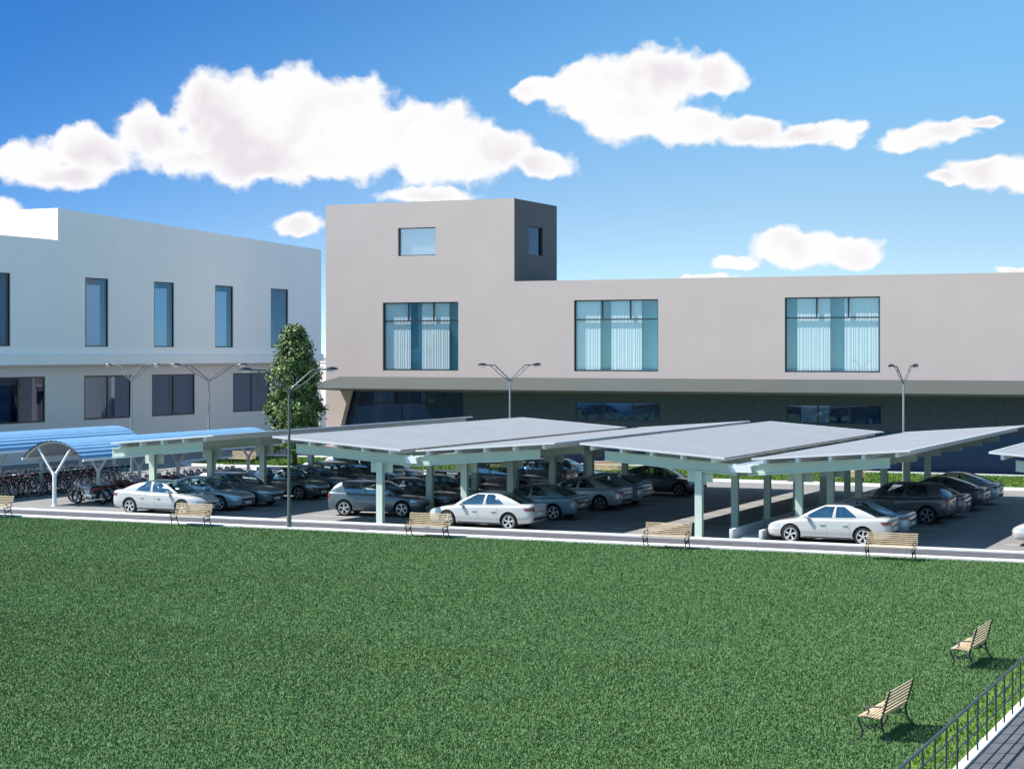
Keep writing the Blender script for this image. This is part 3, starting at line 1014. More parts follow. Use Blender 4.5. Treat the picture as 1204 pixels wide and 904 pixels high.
# ------------------------------------------------------------------ tree
def tree(x, y):
    t = thing('tree', (x, y, 0), 0, 'narrow egg shaped leafy tree before the white building', 'tree')
    b = MB()
    b.tube([(0, 0, 0), (0.03, 0, 1.5), (0, 0.04, 4), (0.02, 0, 7.6)], 0.1, 10, radii=[0.17, 0.13, 0.09, 0.02])
    for k in range(34):
        z = 1.2 + k * 0.19
        a = k * 2.4
        rr = 1.25 * math.sin(PI * min(1, (z - 0.6) / 8.2)) ** 0.6
        b.tube([(0, 0, z), (math.cos(a) * rr * 0.5, math.sin(a) * rr * 0.5, z + 0.25), (math.cos(a) * rr, math.sin(a) * rr, z + 0.6)], 0.03, 5, radii=[0.035, 0.022, 0.006])
    b.build('trunk', M['bark'], t, smooth=60)
    n = 21000
    z0, z1 = 0.9, 8.5
    # clumps, then leaves round the clumps
    nc = 400
    u = rng.uniform(0, 1, nc) ** 0.9
    cz = z0 + (z1 - z0) * u
    prof = 1.68 * np.power(np.sin(PI * (0.30 + 0.665 * u)), 0.62) * (1 + 0.10 * np.sin(u * 23))
    ca = rng.uniform(0, 2 * PI, nc)
    cr = prof * np.sqrt(rng.uniform(0.30, 1.0, nc))
    cc = np.stack([cr * np.cos(ca), cr * np.sin(ca), cz], 1)
    idx = rng.integers(0, nc, n)
    p = cc[idx] + rng.normal(0, 0.145, (n, 3))
    out = np.stack([p[:, 0], p[:, 1], np.full(n, 0.5)], 1)
    out /= np.linalg.norm(out, axis=1)[:, None]
    nrm = out + rng.normal(0, 0.6, (n, 3)); nrm /= np.linalg.norm(nrm, axis=1)[:, None]
    tv = np.cross(nrm, rng.normal(0, 1, (n, 3))); tv /= np.linalg.norm(tv, axis=1)[:, None]
    bv = np.cross(nrm, tv)
    s = rng.uniform(0.07, 0.135, n)[:, None]
    V = np.stack([p - tv * s, p + bv * s * 0.55, p + tv * s, p - bv * s * 0.55], 1).astype(np.float32)
    me = bpy.data.meshes.new('crown')
    me.vertices.add(n * 4); me.loops.add(n * 4); me.polygons.add(n)
    me.vertices.foreach_set('co', V.reshape(-1))
    me.loops.foreach_set('vertex_index', np.arange(n * 4, dtype=np.int32))
    me.polygons.foreach_set('loop_start', np.arange(0, n * 4, 4, dtype=np.int32))
    me.update(calc_edges=True)
    m = bpy.data.materials.new('green leaf')
    m.use_nodes = True
    T = NT(m.node_tree)
    P = T.n['Principled BSDF']
    g = T.node('ShaderNodeNewGeometry')
    c = T.mix(g.outputs['Random Per Island'], col(0.030, 0.075, 0.018), col(0.15, 0.22, 0.05))
    T.put(P.inputs['Base Color'], c)
    P.inputs['Roughness'].default_value = 0.55
    link_mesh('crown', me, m, t)
tree(-60.6, 99.8)


# ------------------------------------------------------------------ cars
def catmull(P, t):
    n = len(P) - 1
    i = min(int(t), n - 1)
    u = t - i
    p0, p1, p2, p3 = P[max(i - 1, 0)], P[i], P[i + 1], P[min(i + 2, n)]
    return 0.5 * (2 * p1 + (p2 - p0) * u + (2 * p0 - 5 * p1 + 4 * p2 - p3) * u * u + (3 * p1 - p0 - 3 * p2 + p3) * u ** 3)


def car_spec(kind):
    # stations: x, half width, bottom, shoulder, top
    if kind == 'sedan':
        st = [(-2.33, .60, .50, .80, .86), (-2.29, .74, .36, .90, .97), (-2.16, .84, .27, .95, 1.035), (-1.62, .895, .22, .955, 1.03), (-0.8, .905, .20, .925, .97), (0.2, .905, .20, .90, .945),
              (0.95, .895, .20, .875, .935), (1.55, .88, .21, .80, .875), (2.0, .82, .22, .725, .785), (2.2, .72, .24, .65, .70), (2.30, .58, .30, .58, .62)]
        g = dict(wx=(1.36, -1.35), R=.335, base_f=1.16, base_r=-1.90, top_f=.14, top_r=-.80, hw_b=.80, hw_t=.575, zroof=1.405, crown=.075, B=(.44, .49), Cp=.78, zb_f=.91, zb_r=1.02)
    elif kind == 'hatch':
        st = [(-2.10, .66, .48, .92, .98), (-2.06, .78, .34, .98, 1.05), (-1.92, .855, .27, 1.0, 1.06), (-1.45, .89, .22, .985, 1.04), (-0.7, .895, .20, .95, 1.0), (0.2, .895, .20, .92, .97),
              (0.95, .885, .20, .89, .95), (1.5, .865, .21, .82, .89), (1.9, .80, .22, .74, .80), (2.08, .70, .24, .66, .71), (2.16, .58, .30, .58, .62)]
        g = dict(wx=(1.30, -1.30), R=.335, base_f=1.10, base_r=-2.02, top_f=.28, top_r=-1.52, hw_b=.79, hw_t=.575, zroof=1.46, crown=.05, B=(.43, .475), Cp=.80, zb_f=.92, zb_r=1.03)
    else:  # suv
        st = [(-2.22, .68, .54, 1.0, 1.08), (-2.18, .80, .42, 1.08, 1.15), (-2.02, .88, .34, 1.10, 1.16), (-1.5, .92, .28, 1.08, 1.14), (-0.7, .925, .26, 1.05, 1.10), (0.2, .925, .26, 1.03, 1.08),
              (0.95, .915, .26, 1.01, 1.07), (1.55, .90, .27, .95, 1.03), (2.0, .84, .29, .87, .94), (2.16, .74, .32, .76, .82), (2.24, .60, .38, .66, .70)]
        g = dict(wx=(1.36, -1.34), R=.365, base_f=1.06, base_r=-2.12, top_f=.34, top_r=-1.60, hw_b=.82, hw_t=.63, zroof=1.62, crown=.05, B=(.43, .475), Cp=.81, zb_f=1.03, zb_r=1.12)
    return st, g


def make_car(kind, name):
    st, g = car_spec(kind)
    t = thing(name)
    PAINT = M['white_paint']
    n_st = len(st)
    S = [Vector(s[:3]) for s in st]
    S2 = [Vector((s[3], s[4], 0)) for s in st]
    NX = (n_st - 1) * 5
    rows = []
    for i in range(NX + 1):
        a = catmull(S, i / 5); c = catmull(S2, i / 5)
        x, w, zb, zs, zt = a.x, a.y, a.z, c.x, c.y
        zm = (zb + zs) / 2
        ring = [(0, zb), (.72 * w, zb), (.93 * w, zb + .05), (w, zb + .24), (w * 1.0, zm + .05), (w * .985, zs - .10), (w * .955, zs - .015), (w * .87, zs + .5 * (zt - zs)), (w * .55, zt - .012), (0, zt)]
        RV = [Vector((p[0], p[1], 0)) for p in ring]
        pts = []
        for k in range((len(RV) - 1) * 3 + 1):
            q = catmull(RV, k / 3)
            pts.append((x, max(q.x, 0), q.y))
        full = [(p[0], -p[1], p[2]) for p in pts] + list(reversed([p for p in pts[1:-1]]))
        rows.append(full)
    b = MB()
    vs_ = b.quadgrid(rows, closed_u=True)
    b.bm.faces.new(vs_[0]); b.bm.faces.new(list(reversed(vs_[-1])))
    body = b.build('body', [PAINT, M['arch']], t)
    # wheel arches
    cut = MB()
    for wx in g['wx']:
        for s in (-1, 1):
            n = 28
            r = g['R'] + .055
            va = [(wx + r * math.cos(2 * PI * k / n), g['R'] + .01 + r * math.sin(2 * PI * k / n)) for k in range(n)]
            cut.prism(va, 'y', s * .58, s * 1.1, mat=1)
    co = cut.build('cutter', [PAINT, M['arch']])
    md = body.modifiers.new('arch', 'BOOLEAN')
    md.operation, md.object, md.solver = 'DIFFERENCE', co, 'EXACT'
    dg = bpy.context.evaluated_depsgraph_get()
    dg.update()
    me = bpy.data.meshes.new_from_object(body.evaluated_get(dg))
    body.modifiers.clear()
    body.data = me
    me.name = 'body'
    bpy.data.objects.remove(co)
    me.polygons.foreach_set('use_smooth', [True] * len(me.polygons))
    me.set_sharp_from_angle(angle=R(38))
    tm = bmesh.new(); tm.from_mesh(me)
    bvh = BVHTree.FromBMesh(tm)

    def patch(name, corners, org, n, m, off, mat, parent, dirn):
        """quad patch laid on the body: corners are bilinear points, cast along dirn"""
        dirn = Vector(dirn).normalized()
        A, B_, C_, D = [Vector(c) for c in corners]
        rows = []
        for i in range(n + 1):
            row = []
            for j in range(m + 1):
                u, v = i / n, j / m
                p = A * (1 - u) * (1 - v) + B_ * u * (1 - v) + C_ * u * v + D * (1 - u) * v
                hit = bvh.ray_cast(p - dirn * 1.5, dirn, 3.0)
                row.append((hit[0] - dirn * off) if hit[0] else None)
            rows.append(row)
        if any(p is None for r in rows for p in r): 
            good = [p for r in rows for p in r if p]
            if not good: return None
            rows = [[p if p else min(good, key=lambda q: 0) for p in r] for r in rows]
        b = MB()
        b.quadgrid(rows)
        edge = rows[0] + [r[-1] for r in rows[1:]] + list(reversed(rows[-1][:-1])) + [r[0] for r in reversed(rows[1:-1])]
        b.quadgrid([edge, [p + dirn * (off + .004) for p in edge]], closed_u=True)
        bmesh.ops.remove_doubles(b.bm, verts=list(b.bm.verts), dist=1e-5)
        return b.build(name, mat, parent, smooth=45)

    # cabin: pillars and roof as one painted shell, glass in the openings
    zb = lambda x: g['zb_r'] + (g['zb_f'] - g['zb_r']) * (x - g['base_r']) / (g['base_f'] - g['base_r']) - .03
    def loop_pts():
        base, top, code = [], [], []
        nf = 10
        for k in range(nf + 1):                                   # windscreen, right to left seen from behind
            u = k / nf * 2 - 1
            yb, yt = u * (g['hw_b'] - .05), u * (g['hw_t'] - .04)
            base.append((g['base_f'] + .12 * (1 - u * u), yb)); top.append((g['top_f'] + .07 * (1 - u * u), yt))
            code.append('f' if 0 < k + 0 <= nf and k >= 1 else 'x')
        sides = [0.0, .045, .14, .25, .36, g['B'][0], g['B'][1], .62, .73, g['Cp'], .93, 1.0]
        for fr in sides:
            xb = g['base_f'] - .06 + (g['base_r'] + .10 - g['base_f'] + .06) * fr
            xt = g['top_f'] - .05 + (g['top_r'] + .06 - g['top_f'] + .05) * fr
            bul = .022 * math.sin(PI * fr)
            base.append((xb, g['hw_b'] + bul)); top.append((xt, g['hw_t'] + bul))
        for k in range(nf + 1):
            u = 1 - k / nf * 2
            base.append((g['base_r'] - .10 * (1 - u * u), u * (g['hw_b'] - .07))); top.append((g['top_r'] - .05 * (1 - u * u), u * (g['hw_t'] - .05)))
        for fr in reversed(sides):
            xb = g['base_f'] - .06 + (g['base_r'] + .10 - g['base_f'] + .06) * fr
            xt = g['top_f'] - .05 + (g['top_r'] + .06 - g['top_f'] + .05) * fr
            bul = .022 * math.sin(PI * fr)
            base.append((xb, -g['hw_b'] - bul)); top.append((xt, -g['hw_t'] - bul))
        return base, top, sides, nf
    base, top, sides, nf = loop_pts()
    N = len(base)
    lev = [0.0, .09, .28, .5, .72, .92, 1.0]
    def gp(j, s):
        bx, by = base[j]; tx, ty = top[j]
        x = bx + (tx - bx) * s; y = by + (ty - by) * s
        z0 = zb(bx); z1 = g['zroof'] - .02 * 0
        z = z0 + (z1 - z0) * (s + .07 * math.sin(PI * s))
        bulge = .035 * math.sin(PI * s)
        ln = math.hypot(by, .001)
        y += bulge * (1 if by > 0 else -1) * min(1, abs(by) / .7)
        if abs(by) < g['hw_b'] - .045:
            x += bulge * (1 if bx > 0 else -1) * .8
        return Vector((x, y, z))
    n_s = len(sides)
    f0, s0, r0, t0 = 0, nf + 1, nf + 1 + n_s, nf + 1 + n_s + nf + 1
    def cell_kind(j):
        if j < nf: return 'windscreen' if 0 <= j < nf else None
        if s0 <= j < s0 + n_s - 1 or t0 <= j < t0 + n_s - 1:
            k = j - s0 if j < r0 else (n_s - 2) - (j - t0)
            a = sides[k]
            if k == 0: return None
            if sides[k + 1] <= g['B'][0] + 1e-6: return 'front_side_window' + ('+' if j < r0 else '-')
            if a >= g['B'][1] - 1e-6 and sides[k + 1] <= g['Cp'] + 1e-6: return 'rear_side_window' + ('+' if j < r0 else '-')
            return None
        if r0 <= j < r0 + nf: return 'rear_window'
        return None
    shell = MB()
    glassb = {}
    for j in range(N):
        j2 = (j + 1) % N
        kind_ = cell_kind(j)
        for i in range(len(lev) - 1):
            q = [gp(j, lev[i]), gp(j2, lev[i]), gp(j2, lev[i + 1]), gp(j, lev[i + 1])]
            if kind_ and 1 <= i <= 4:
                glassb.setdefault(kind_, MB()).poly(q)
            else:
                shell.poly(q)
    # roof: rings shrinking towards a crown
    cx = (g['top_f'] + g['top_r']) / 2
    prev = [gp(j, 1.0) for j in range(N)]
    for k in range(1, 7):
        s = 1 - k / 6
        cur = []
        for j in range(N):
            p = gp(j, 1.0)
            cur.append(Vector((cx + (p.x - cx) * s, p.y * s, p.z + g['crown'] * (1 - s ** 2.2))))
        for j in range(N):
            j2 = (j + 1) % N
            if k < 6:
                shell.poly([prev[j], prev[j2], cur[j2], cur[j]])
            else:
                shell.poly([prev[j], prev[j2], Vector((cx, 0, g['zroof'] + g['crown']))])
        prev = cur
    bmesh.ops.remove_doubles(shell.bm, verts=list(shell.bm.verts), dist=1e-4)
    shell.build('cabin', PAINT, t, smooth=40)
    for k_, gb in glassb.items():
        bmesh.ops.remove_doubles(gb.bm, verts=list(gb.bm.verts), dist=1e-4)
        gb.build('windscreen' if k_ == 'windscreen' else ('rear_window' if k_ == 'rear_window' else 'side_window'), M['car_glass'], t, smooth=60)
    # seats and dashboard
    zf = g['zb_f']
    for (x, y, w_) in ((.05, .38, .24), (.05, -.38, .24), (-.92, 0, .62)):
        b = MB()
        Mx = Matrix.Translation((x, y, zf - .25)) @ Matrix.Rotation(R(-12), 4, 'Y')
        b.box(-.06, .06, -w_, w_, 0, .46, .03, M4=Mx)
        for hy in ((0,) if w_ < .3 else (-.36, .36)):
            b.box(-.04, .04, hy - .12, hy + .12, .48, .64, .03, M4=Mx)
        b.build('seat', M['car_seat'], t, smooth=50)
    b = MB()
    b.box(.62, 1.0, -.70, .70, zf - .05, zf + .03, .02)
    b.box(-1.45, .62, -.74, .74, zf + .0, zf + .012)
    b.build('dashboard', M['car_seat'], t)
    # doors, lights, trim
    zsill = {'sedan': .30, 'hatch': .30, 'suv': .38}[kind]
    ztop = {'sedan': .86, 'hatch': .88, 'suv': .99}[kind]
    xA, xB, xC = .86, -.02, -.86
    for s in (-1, 1):
        for (xa, xb_, zr) in ((xB + .008, xA, .0), (xC, xB - .008, .02)):
            dr = patch('door', [(xa, s, zsill), (xb_, s, zsill), (xb_, s, ztop + zr - .02), (xa, s, ztop + zr)], None, 8, 8, .006, PAINT, t, (0, -s, 0))
            if dr:
                hx = xa + .17
                h = bvh.ray_cast(Vector((hx, s * 2, ztop - .13)), Vector((0, -s, 0)), 3.0)[0]
                b = MB()
                b.box(hx - .09, hx + .09, min(h.y + s * .006, h.y + s * .035), max(h.y + s * .006, h.y + s * .035), ztop - .145, ztop - .115, .006)
                b.build('handle', PAINT, dr)
        xe = st[-1][0]
        zn = st[-3][3]
        patch('headlight', [(xe - .55, s * .80, zn + .05), (xe - .06, s * .50, zn - .05), (xe - .02, s * .46, zn - .16), (xe - .42, s * .88, zn - .09)], None, 8, 4, .008, M['head_lens'], t, (-1.0, -s * .9, -.45))
        zt_ = st[1][3]
        xr = st[0][0]
        if kind == 'sedan':
            patch('tail_light', [(xr + .35, s * .86, zt_ - .02), (xr + .03, s * .48, zt_ - .01), (xr + .03, s * .5, zt_ - .16), (xr + .26, s * .86, zt_ - .13)], None, 8, 4, .008, M['tail_lens'], t, (1, -s * .8, -.1))
        else:
            patch('tail_light', [(xr + .22, s * .84, zt_ + .0), (xr + .03, s * .62, zt_ + .0), (xr + .03, s * .6, zt_ - .24), (xr + .18, s * .84, zt_ - .26)], None, 8, 4, .008, M['tail_lens'], t, (1, -s * .8, 0))
        patch('sill_trim', [(-.92, s, zsill - .07), (.92, s, zsill - .07), (.92, s, zsill - .03), (-.92, s, zsill - .03)], None, 10, 2, .010, M['trim'], t, (0, -s, 0))
        b = MB()
        mx, my, mz = .70, s * (g['hw_b'] + .13), g['zb_f'] + .06
        b.box(mx - .06, mx + .06, my - .09, my + .09, mz - .06, mz + .06, .03)
        b.box(mx - .03, mx + .03, min(my - s * .18, my - s * .08), max(my - s * .18, my - s * .08), mz - .045, mz - .015)
        b.build('mirror', PAINT if kind != 'hatch' else PAINT, t, smooth=50)
    zn = st[-2][3]
    zl = st[-1][2]
    patch('grille', [(2, -.34, zn - .10), (2, .34, zn - .10), (2, .30, zn - .20), (2, -.30, zn - .20)], None, 8, 3, .008, M['trim'], t, (-1, 0, 0))
    patch('lower_grille', [(2, -.46, zl + .12), (2, .46, zl + .12), (2, .52, zl + .02), (2, -.52, zl + .02)], None, 10, 3, .008, M['trim'], t, (-1, 0, 0))
    patch('number_plate', [(2, -.25, zn - .23), (2, .25, zn - .23), (2, .25, zn - .33), (2, -.25, zn - .33)], None, 4, 2, .016, M['plate'], t, (-1, 0, 0))
    zr = st[1][3] - .22
    patch('number_plate', [(-2, -.25, zr), (-2, .25, zr), (-2, .25, zr - .11), (-2, -.25, zr - .11)], None, 4, 2, .014, M['plate'], t, (1, 0, 0))
    zr = st[1][2]
    patch('bumper_trim', [(-2, -.62, zr + .14), (-2, .62, zr + .14), (-2, .56, zr + .03), (-2, -.56, zr + .03)], None, 12, 3, .008, M['trim'], t, (1, 0, 0))
    tm.free()
    # wheels
    for wi, wx in enumerate(g['wx']):
        for s in (-1, 1):
            Rw = g['R']
            b = MB()
            yo = s * .885
            prof = [(Rw - .105, 0), (Rw - .03, .01), (Rw - .006, -.02), (Rw, -.06), (Rw, -.15), (Rw - .01, -.19), (Rw - .10, -.20)]
            b.lathe_y([(r, s * yy) for r, yy in prof], 36, c=(wx, yo, Rw))
            wh = b.build('wheel', M['tyre'], t, smooth=45)
            b = MB()
            r1 = Rw - .10
            b.lathe_y([(r1 + .004, s * .004), (r1 - .012, s * .008), (r1 - .03, -s * .02), (r1 - .035, -s * .12), (.0, -s * .13)], 36, mat=1, c=(wx, yo, Rw))
            b.lathe_y([(r1 + .006, -s * .006), (r1 + .006, s * .006), (r1 - .022, s * .008), (r1 - .026, -s * .03)], 36, c=(wx, yo, Rw))
            b.lathe_y([(0, s * .006), (.05, s * .004), (.058, -s * .03)], 20, c=(wx, yo, Rw))
            for k in range(5):
                a = k * 2 * PI / 5 + .3
                ca, sa = math.cos(a), math.sin(a)
                tw = .35
                def pt(r_, off, y_):
                    aa = a + off
                    return (wx + r_ * math.cos(aa), yo + s * y_, Rw + r_ * math.sin(aa))
                rows = []
                for (r_, o, hw_) in ((.04, 0.0, .55), (.11, .05, .30), (.17, .12, .24), (r1 - .015, .2, .24)):
                    rows.append([pt(r_, o - hw_, -.025), pt(r_, o - hw_ * .8, -.002), pt(r_, o + hw_ * .8, -.002), pt(r_, o + hw_, -.025)])
                b.quadgrid(rows)
            b.build('rim', [M['alloy'], M['arch']], wh, smooth=40)
    return t

CARS = {k: make_car(k, {'sedan': 'sedan_car', 'hatch': 'hatchback_car', 'suv': 'suv_car'}[k]) for k in ('sedan', 'hatch', 'suv')}
used = set()
def place(kind, paintname, x, y, facing, label, dark_rim=False, group='cars parked under the carports'):
    src = CARS[kind]
    first = kind not in used
    swap = {}
    if paintname != 'white_paint': swap[M['white_paint'].name] = M[paintname]
    if dark_rim: swap[M['alloy'].name] = M['alloy_dark']
    o = copy_tree(src, None, swap)
    o.location = (x, y, 0)
    o.rotation_euler = (0, 0, facing - 1 if facing > 0 else PI)
    tag(o, label, 'car', group)
    return o

for a in [
    # single wing carport, bonnets to the right
    ('sedan', 'white_paint', -47.6, 67.75, 1, 'sunlit white sedan under the single wing carport, bonnet behind the bench'),
    ('sedan', 'blue_silver_paint', -47.5, 70.5, 1, 'blue silver sedan directly behind the leftmost white sedan'),
    ('hatch', 'grey_paint', -47.4, 73.0, 1, 'slate grey hatchback third from the lawn under the single wing carport', True),
    ('hatch', 'dark_paint', -47.4, 77.2, 1, 'dark hatchback seen just behind the nearest lamp post', True),
    ('sedan', 'grey_paint', -47.4, 79.7, 1, 'slate grey sedan beyond the dark hatchback by the nearest lamp post', True),
    ('hatch', 'dark_paint', -47.4, 82.2, 1, 'dark hatchback near the far end of the single wing carport', True),
    ('suv', 'dark_paint', -47.4, 84.8, 1, 'dark sport utility car deep inside the single wing carport', True),
    ('sedan', 'grey_paint', -47.4, 87.3, 1, 'slate grey sedan deepest inside the single wing carport', True),
    # left half of the middle butterfly carport
    ('hatch', 'slate_paint', -38.75, 70.85, 1 + R(10), 'grey teal hatchback standing side on behind the middle carport front post'),
    ('sedan', 'dark_paint', -38.6, 73.6, 1, 'dark sedan directly behind the grey teal hatchback', True),
    ('sedan', 'grey_paint', -38.6, 76.1, 1, 'slate grey sedan second behind the grey teal hatchback', True),
    ('hatch', 'dark_paint', -38.6, 78.6, 1, 'dark hatchback third behind the grey teal hatchback', True),
    ('suv', 'dark_paint', -38.6, 83.4, 1, 'dark sport utility car beyond the gap in the middle carport left row', True),
    ('suv', 'grey_paint', -38.6, 86.8, -1, 'slate grey sport utility car tail first in the middle carport left row', True),
    ('sedan', 'blue_silver_paint', -38.4, 90.4, 1, 'blue silver sedan at the far end of the middle carport left row'),
    # right half of the middle butterfly carport, bonnets to the left
    ('sedan', 'white_paint', -32.1, 67.7, -1, 'sunlit white sedan under the middle carport with its tail to the right'),
    ('sedan', 'teal_paint', -32.2, 72.4, -1, 'grey teal sedan behind the tail of the middle white sedan'),
    ('sedan', 'silver_paint', -32.2, 77.6, -1, 'silver sedan in the middle of the middle carport right row', True),
    ('sedan', 'blue_silver_paint', -32.2, 80.2, -1, 'blue silver sedan with only its tail seen past the silver sedan', True),
    ('sedan', 'dark_paint', -31.75, 86.8, 1, 'dark sedan facing right at the far end of the middle carport', True),
    # right half of the right butterfly carport
    ('sedan', 'white_paint', -17.9, 67.6, -1, 'sunlit white sedan beside the low white walls'),
    ('sedan', 'blue_silver_paint', -17.8, 70.1, -1, 'blue silver sedan tucked behind the right white sedan'),
    ('suv', 'dark_paint', -17.6, 77.1, -1, 'dark sport utility car behind the right white sedan', True),
    ('sedan', 'grey_paint', -17.6, 79.9, -1, 'slate grey sedan just beyond the right dark sport utility car', True),
    ('sedan', 'dark_paint', -17.6, 84.3, -1, 'dark sedan near the far right grass strip', True),
    ('sedan', 'blue_silver_paint', -17.6, 87.7, -1, 'blue silver sedan farthest back in the right carport', True),
    ('sedan', 'white_paint', -9.35, 69.7, -1, 'white sedan cut off by the right edge of the picture'),
]:
    place(*a)
def remove_tree(o):
    for ch in list(o.children): remove_tree(ch)
    bpy.data.objects.remove(o)
for k in CARS: remove_tree(CARS[k])


# ------------------------------------------------------------------ two wheelers
def ring_wheel(b, x, r, tr, n=24, y=0.0, mat=0):
    b.tube([(x + r * math.cos(2 * PI * k / n), y, r + tr + r * math.sin(2 * PI * k / n)) for k in range(n)], tr, 6, closed=True, mat=mat)


def spokes(b, x, r, z, n, rad, mat=0):
    for k in range(n):
        a = 2 * PI * k / n
        b.tube([(x, 0, z), (x + r * math.cos(a), 0, z + r * math.sin(a))], rad, 4, mat=mat, caps=False)


def make_bicycle():
    t = thing('bicycle')
    for x in (-.52, .52):
        b = MB()
        ring_wheel(b, x, .315, .022)
        w = b.build('wheel', M['tyre'], t, smooth=60)
        b = MB()
        spokes(b, x, .30, .337, 12, .004)
        b.tube([(x, -.04, .337), (x, .04, .337)], .025, 8)
        b.build('spokes', M['chrome'], w)
    b = MB()
    bb, st_, hd, ra, fa = (-.08, 0, .29), (-.22, 0, .80), (.36, 0, .80), (-.52, 0, .337), (.52, 0, .337)
    for p, q, r in ((bb, st_, .018), (st_, hd, .018), ((.385, 0, .72), bb, .02), (st_, ra, .012), (bb, ra, .012), (hd, (.40, 0, .66), .022), ((.40, 0, .66), fa, .014)):
        b.tube([p, q], r, 7)
    b.build('frame', M['bike_black'], t, smooth=50)
    b = MB()
    b.tube([(.36, 0, .80), (.345, 0, .98)], .014, 7)
    b.tube([(.22, -.29, 1.0), (.36, -.2, 1.02), (.36, 0, .99), (.36, .2, 1.02), (.22, .29, 1.0)], .013, 7)
    b.build('handlebar', M['chrome'], t, smooth=50)
    b = MB()
    b.tube([(-.22, 0, .80), (-.245, 0, .93)], .013, 7)
    b.tube([(-.38, 0, .95), (-.30, 0, .96), (-.12, 0, .95)], .05, 8, radii=[.075, .06, .022])
    b.build('saddle', M['tyre'], t, smooth=50)
    b = MB()
    b.tube([(-.08 + .09 * math.cos(k * PI / 8), -.05, .29 + .09 * math.sin(k * PI / 8)) for k in range(16)], .012, 5, closed=True)
    b.tube([(-.08, -.07, .29), (.06, -.09, .20)], .012, 6)
    b.tube([(-.08, .07, .29), (-.22, .09, .38)], .012, 6)
    b.build('crank', M['chrome'], t)
    return t


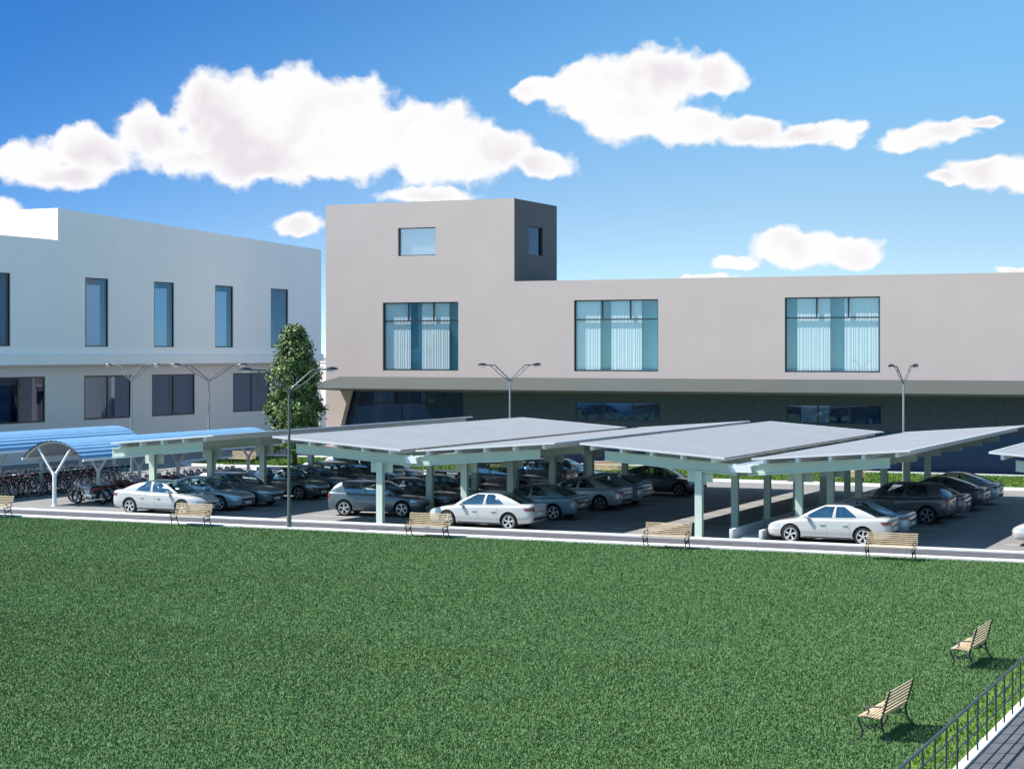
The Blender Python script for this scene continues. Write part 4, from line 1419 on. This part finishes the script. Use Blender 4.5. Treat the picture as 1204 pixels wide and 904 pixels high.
def make_motorcycle():
    t = thing('motorcycle')
    for x, tr in ((.76, .055), (-.70, .07)):
        b = MB()
        ring_wheel(b, x, .25 if tr > .06 else .265, tr, 26)
        w = b.build('wheel', M['tyre'], t, smooth=60)
        b = MB()
        z = .32
        b.tube([(x + .215 * math.cos(2 * PI * k / 26), 0, z + .215 * math.sin(2 * PI * k / 26)) for k in range(26)], .016, 6, closed=True)
        spokes(b, x, .21, z, 14, .007)
        b.tube([(x, -.07, z), (x, .07, z)], .05, 10)
        b.build('rim', M['chrome'], w)
    for s in (-1, 1):
        b = MB()
        b.tube([(.76, s * .09, .32), (.46, s * .09, .98)], .025, 8)
        b.build('fork', M['chrome'], t, smooth=50)
    b = MB()
    b.tube([(.45, 0, .92), (.2, 0, .72), (-.35, 0, .60), (-.70, 0, .34)], .03, 7)
    b.tube([(.43, 0, .84), (.28, 0, .30), (-.25, 0, .26), (-.70, 0, .32)], .03, 7)
    b.build('frame', M['bike_black'], t, smooth=50)
    b = MB()
    b.box(-.22, .26, -.13, .13, .28, .48, .04)
    for a in (-24, 24):
        Mx = Matrix.Translation((.05, 0, .44)) @ Matrix.Rotation(R(a), 4, 'Y')
        for k in range(5):
            b.box(-.075, .075, -.085, .085, .02 + k * .05, .055 + k * .05, .008, M4=Mx)
    b.lathe_y([(.0, -.16), (.10, -.16), (.10, .16), (.0, .16)], 18, c=(-.14, 0, .40))
    b.build('engine', M['chrome'], t, smooth=40)
    b = MB()
    rows = []
    for i in range(11):
        u = i / 10
        x = .42 - .56 * u
        hw_ = .14 * math.sin(PI * (.10 + .85 * u)) ** .7
        hh = .12 * math.sin(PI * (.12 + .84 * u)) ** .6
        rows.append([(x, hw_ * math.cos(2 * PI * k / 14), .80 - .05 * u + hh * math.sin(2 * PI * k / 14)) for k in range(14)])
    b.quadgrid(rows, closed_u=True)
    b.build('fuel_tank', M['lilac'], t, smooth=60)
    b = MB()
    b.tube([(-.10, 0, .73), (-.28, 0, .68), (-.46, 0, .70), (-.62, 0, .78), (-.82, 0, .79)], .1, 10, radii=[.07, .13, .13, .11, .06])
    for v in b.bm.verts: v.co.z = .70 + (v.co.z - .70) * .62
    b.build('seat', M['red'], t, smooth=60)
    for x, r, a0, a1 in ((.76, .345, 35, 130), (-.70, .36, 20, 165)):
        b = MB()
        rows = []
        for k in range(13):
            a = R(a0 + (a1 - a0) * k / 12)
            rows.append([(x + (r - .02 * abs(yy) * 6) * math.cos(a), yy, .32 + (r - .02 * abs(yy) * 6) * math.sin(a)) for yy in (-.10, -.05, 0, .05, .10)])
        b.quadgrid(rows)
        b.build('mudguard', M['grey_paint'], t, smooth=60)
    b = MB()
    b.tube([(.46, -.05, .98), (.40, -.22, 1.12), (.30, -.36, 1.10), (.20, -.42, 1.08)], .016, 7)
    b.tube([(.46, .05, .98), (.40, .22, 1.12), (.30, .36, 1.10), (.20, .42, 1.08)], .016, 7)
    b.tube([(.46, -.06, .98), (.46, .06, .98)], .02, 7)
    b.build('handlebar', M['chrome'], t, smooth=50)
    b = MB()
    b.tube([(.47, 0, .92), (.56, 0, .92), (.62, 0, .92)], .1, 12, radii=[.03, .09, .095])
    b.build('headlight', M['head_lens'], t, smooth=50)
    for s in (-1, 1):
        b = MB()
        b.tube([(.10, s * .12, .46), (.14, s * .17, .28), (-.10, s * .18, .24), (-.45, s * .18, .25), (-1.0, s * .18, .30)], .03, 8, radii=[.02, .024, .028, .042, .042])
        b.build('exhaust', M['chrome'], t, smooth=50)
    return t

moto0 = make_motorcycle()
bike0 = make_bicycle()
tanks = ['lilac', 'dark_paint', 'red', 'teal_paint', 'silver_paint', 'grey_paint']
k = 0
y = 70.35
while y < 84.6:
    swap = {}
    if k: swap[M['lilac'].name] = M[tanks[(k * 5 + 1) % 6]]
    if k % 3 == 1: swap[M['red'].name] = M['tyre']
    o = copy_tree(moto0, None, swap)
    o.location = (-54.3 + random.uniform(-.12, .12) if k else -53.7, y, 0)
    o.rotation_euler = (R(-6), 0, PI + R(random.uniform(-7, 7)))
    tag(o, 'cruiser motorcycle with pale lilac tank and red seat at the front of the shelter' if k == 0 else 'motorcycle in the shaded row under the front blue shelter', 'motorcycle', 'motorcycles in the front shelter')
    k += 1
    y += 0.66
k = 0
frames = ['bike_black', 'bike_red', 'bike_teal', 'bike_black', 'bike_silver']
y = 67.2
while y < 81.4:
    for row, bx in ((0, -59.7), (1, -61.7)):
        f = frames[random.randrange(5)]
        o = copy_tree(bike0, None, {M['bike_black'].name: M[f]} if f != 'bike_black' else None)
        o.location = (bx + random.uniform(-.15, .15), y + .22 * row, 0)
        o.rotation_euler = (R(random.uniform(-9, -3)), 0, (PI if row == 0 else 0) + R(random.uniform(-12, 12)))
        o.scale = (1.08, 1.08, 1.08)
        tag(o, 'bicycle in the crowded row under the rear blue shelter', 'bicycle', 'bicycles in the rear shelter')
    k += 1
    y += 0.46
remove_tree(moto0)
remove_tree(bike0)
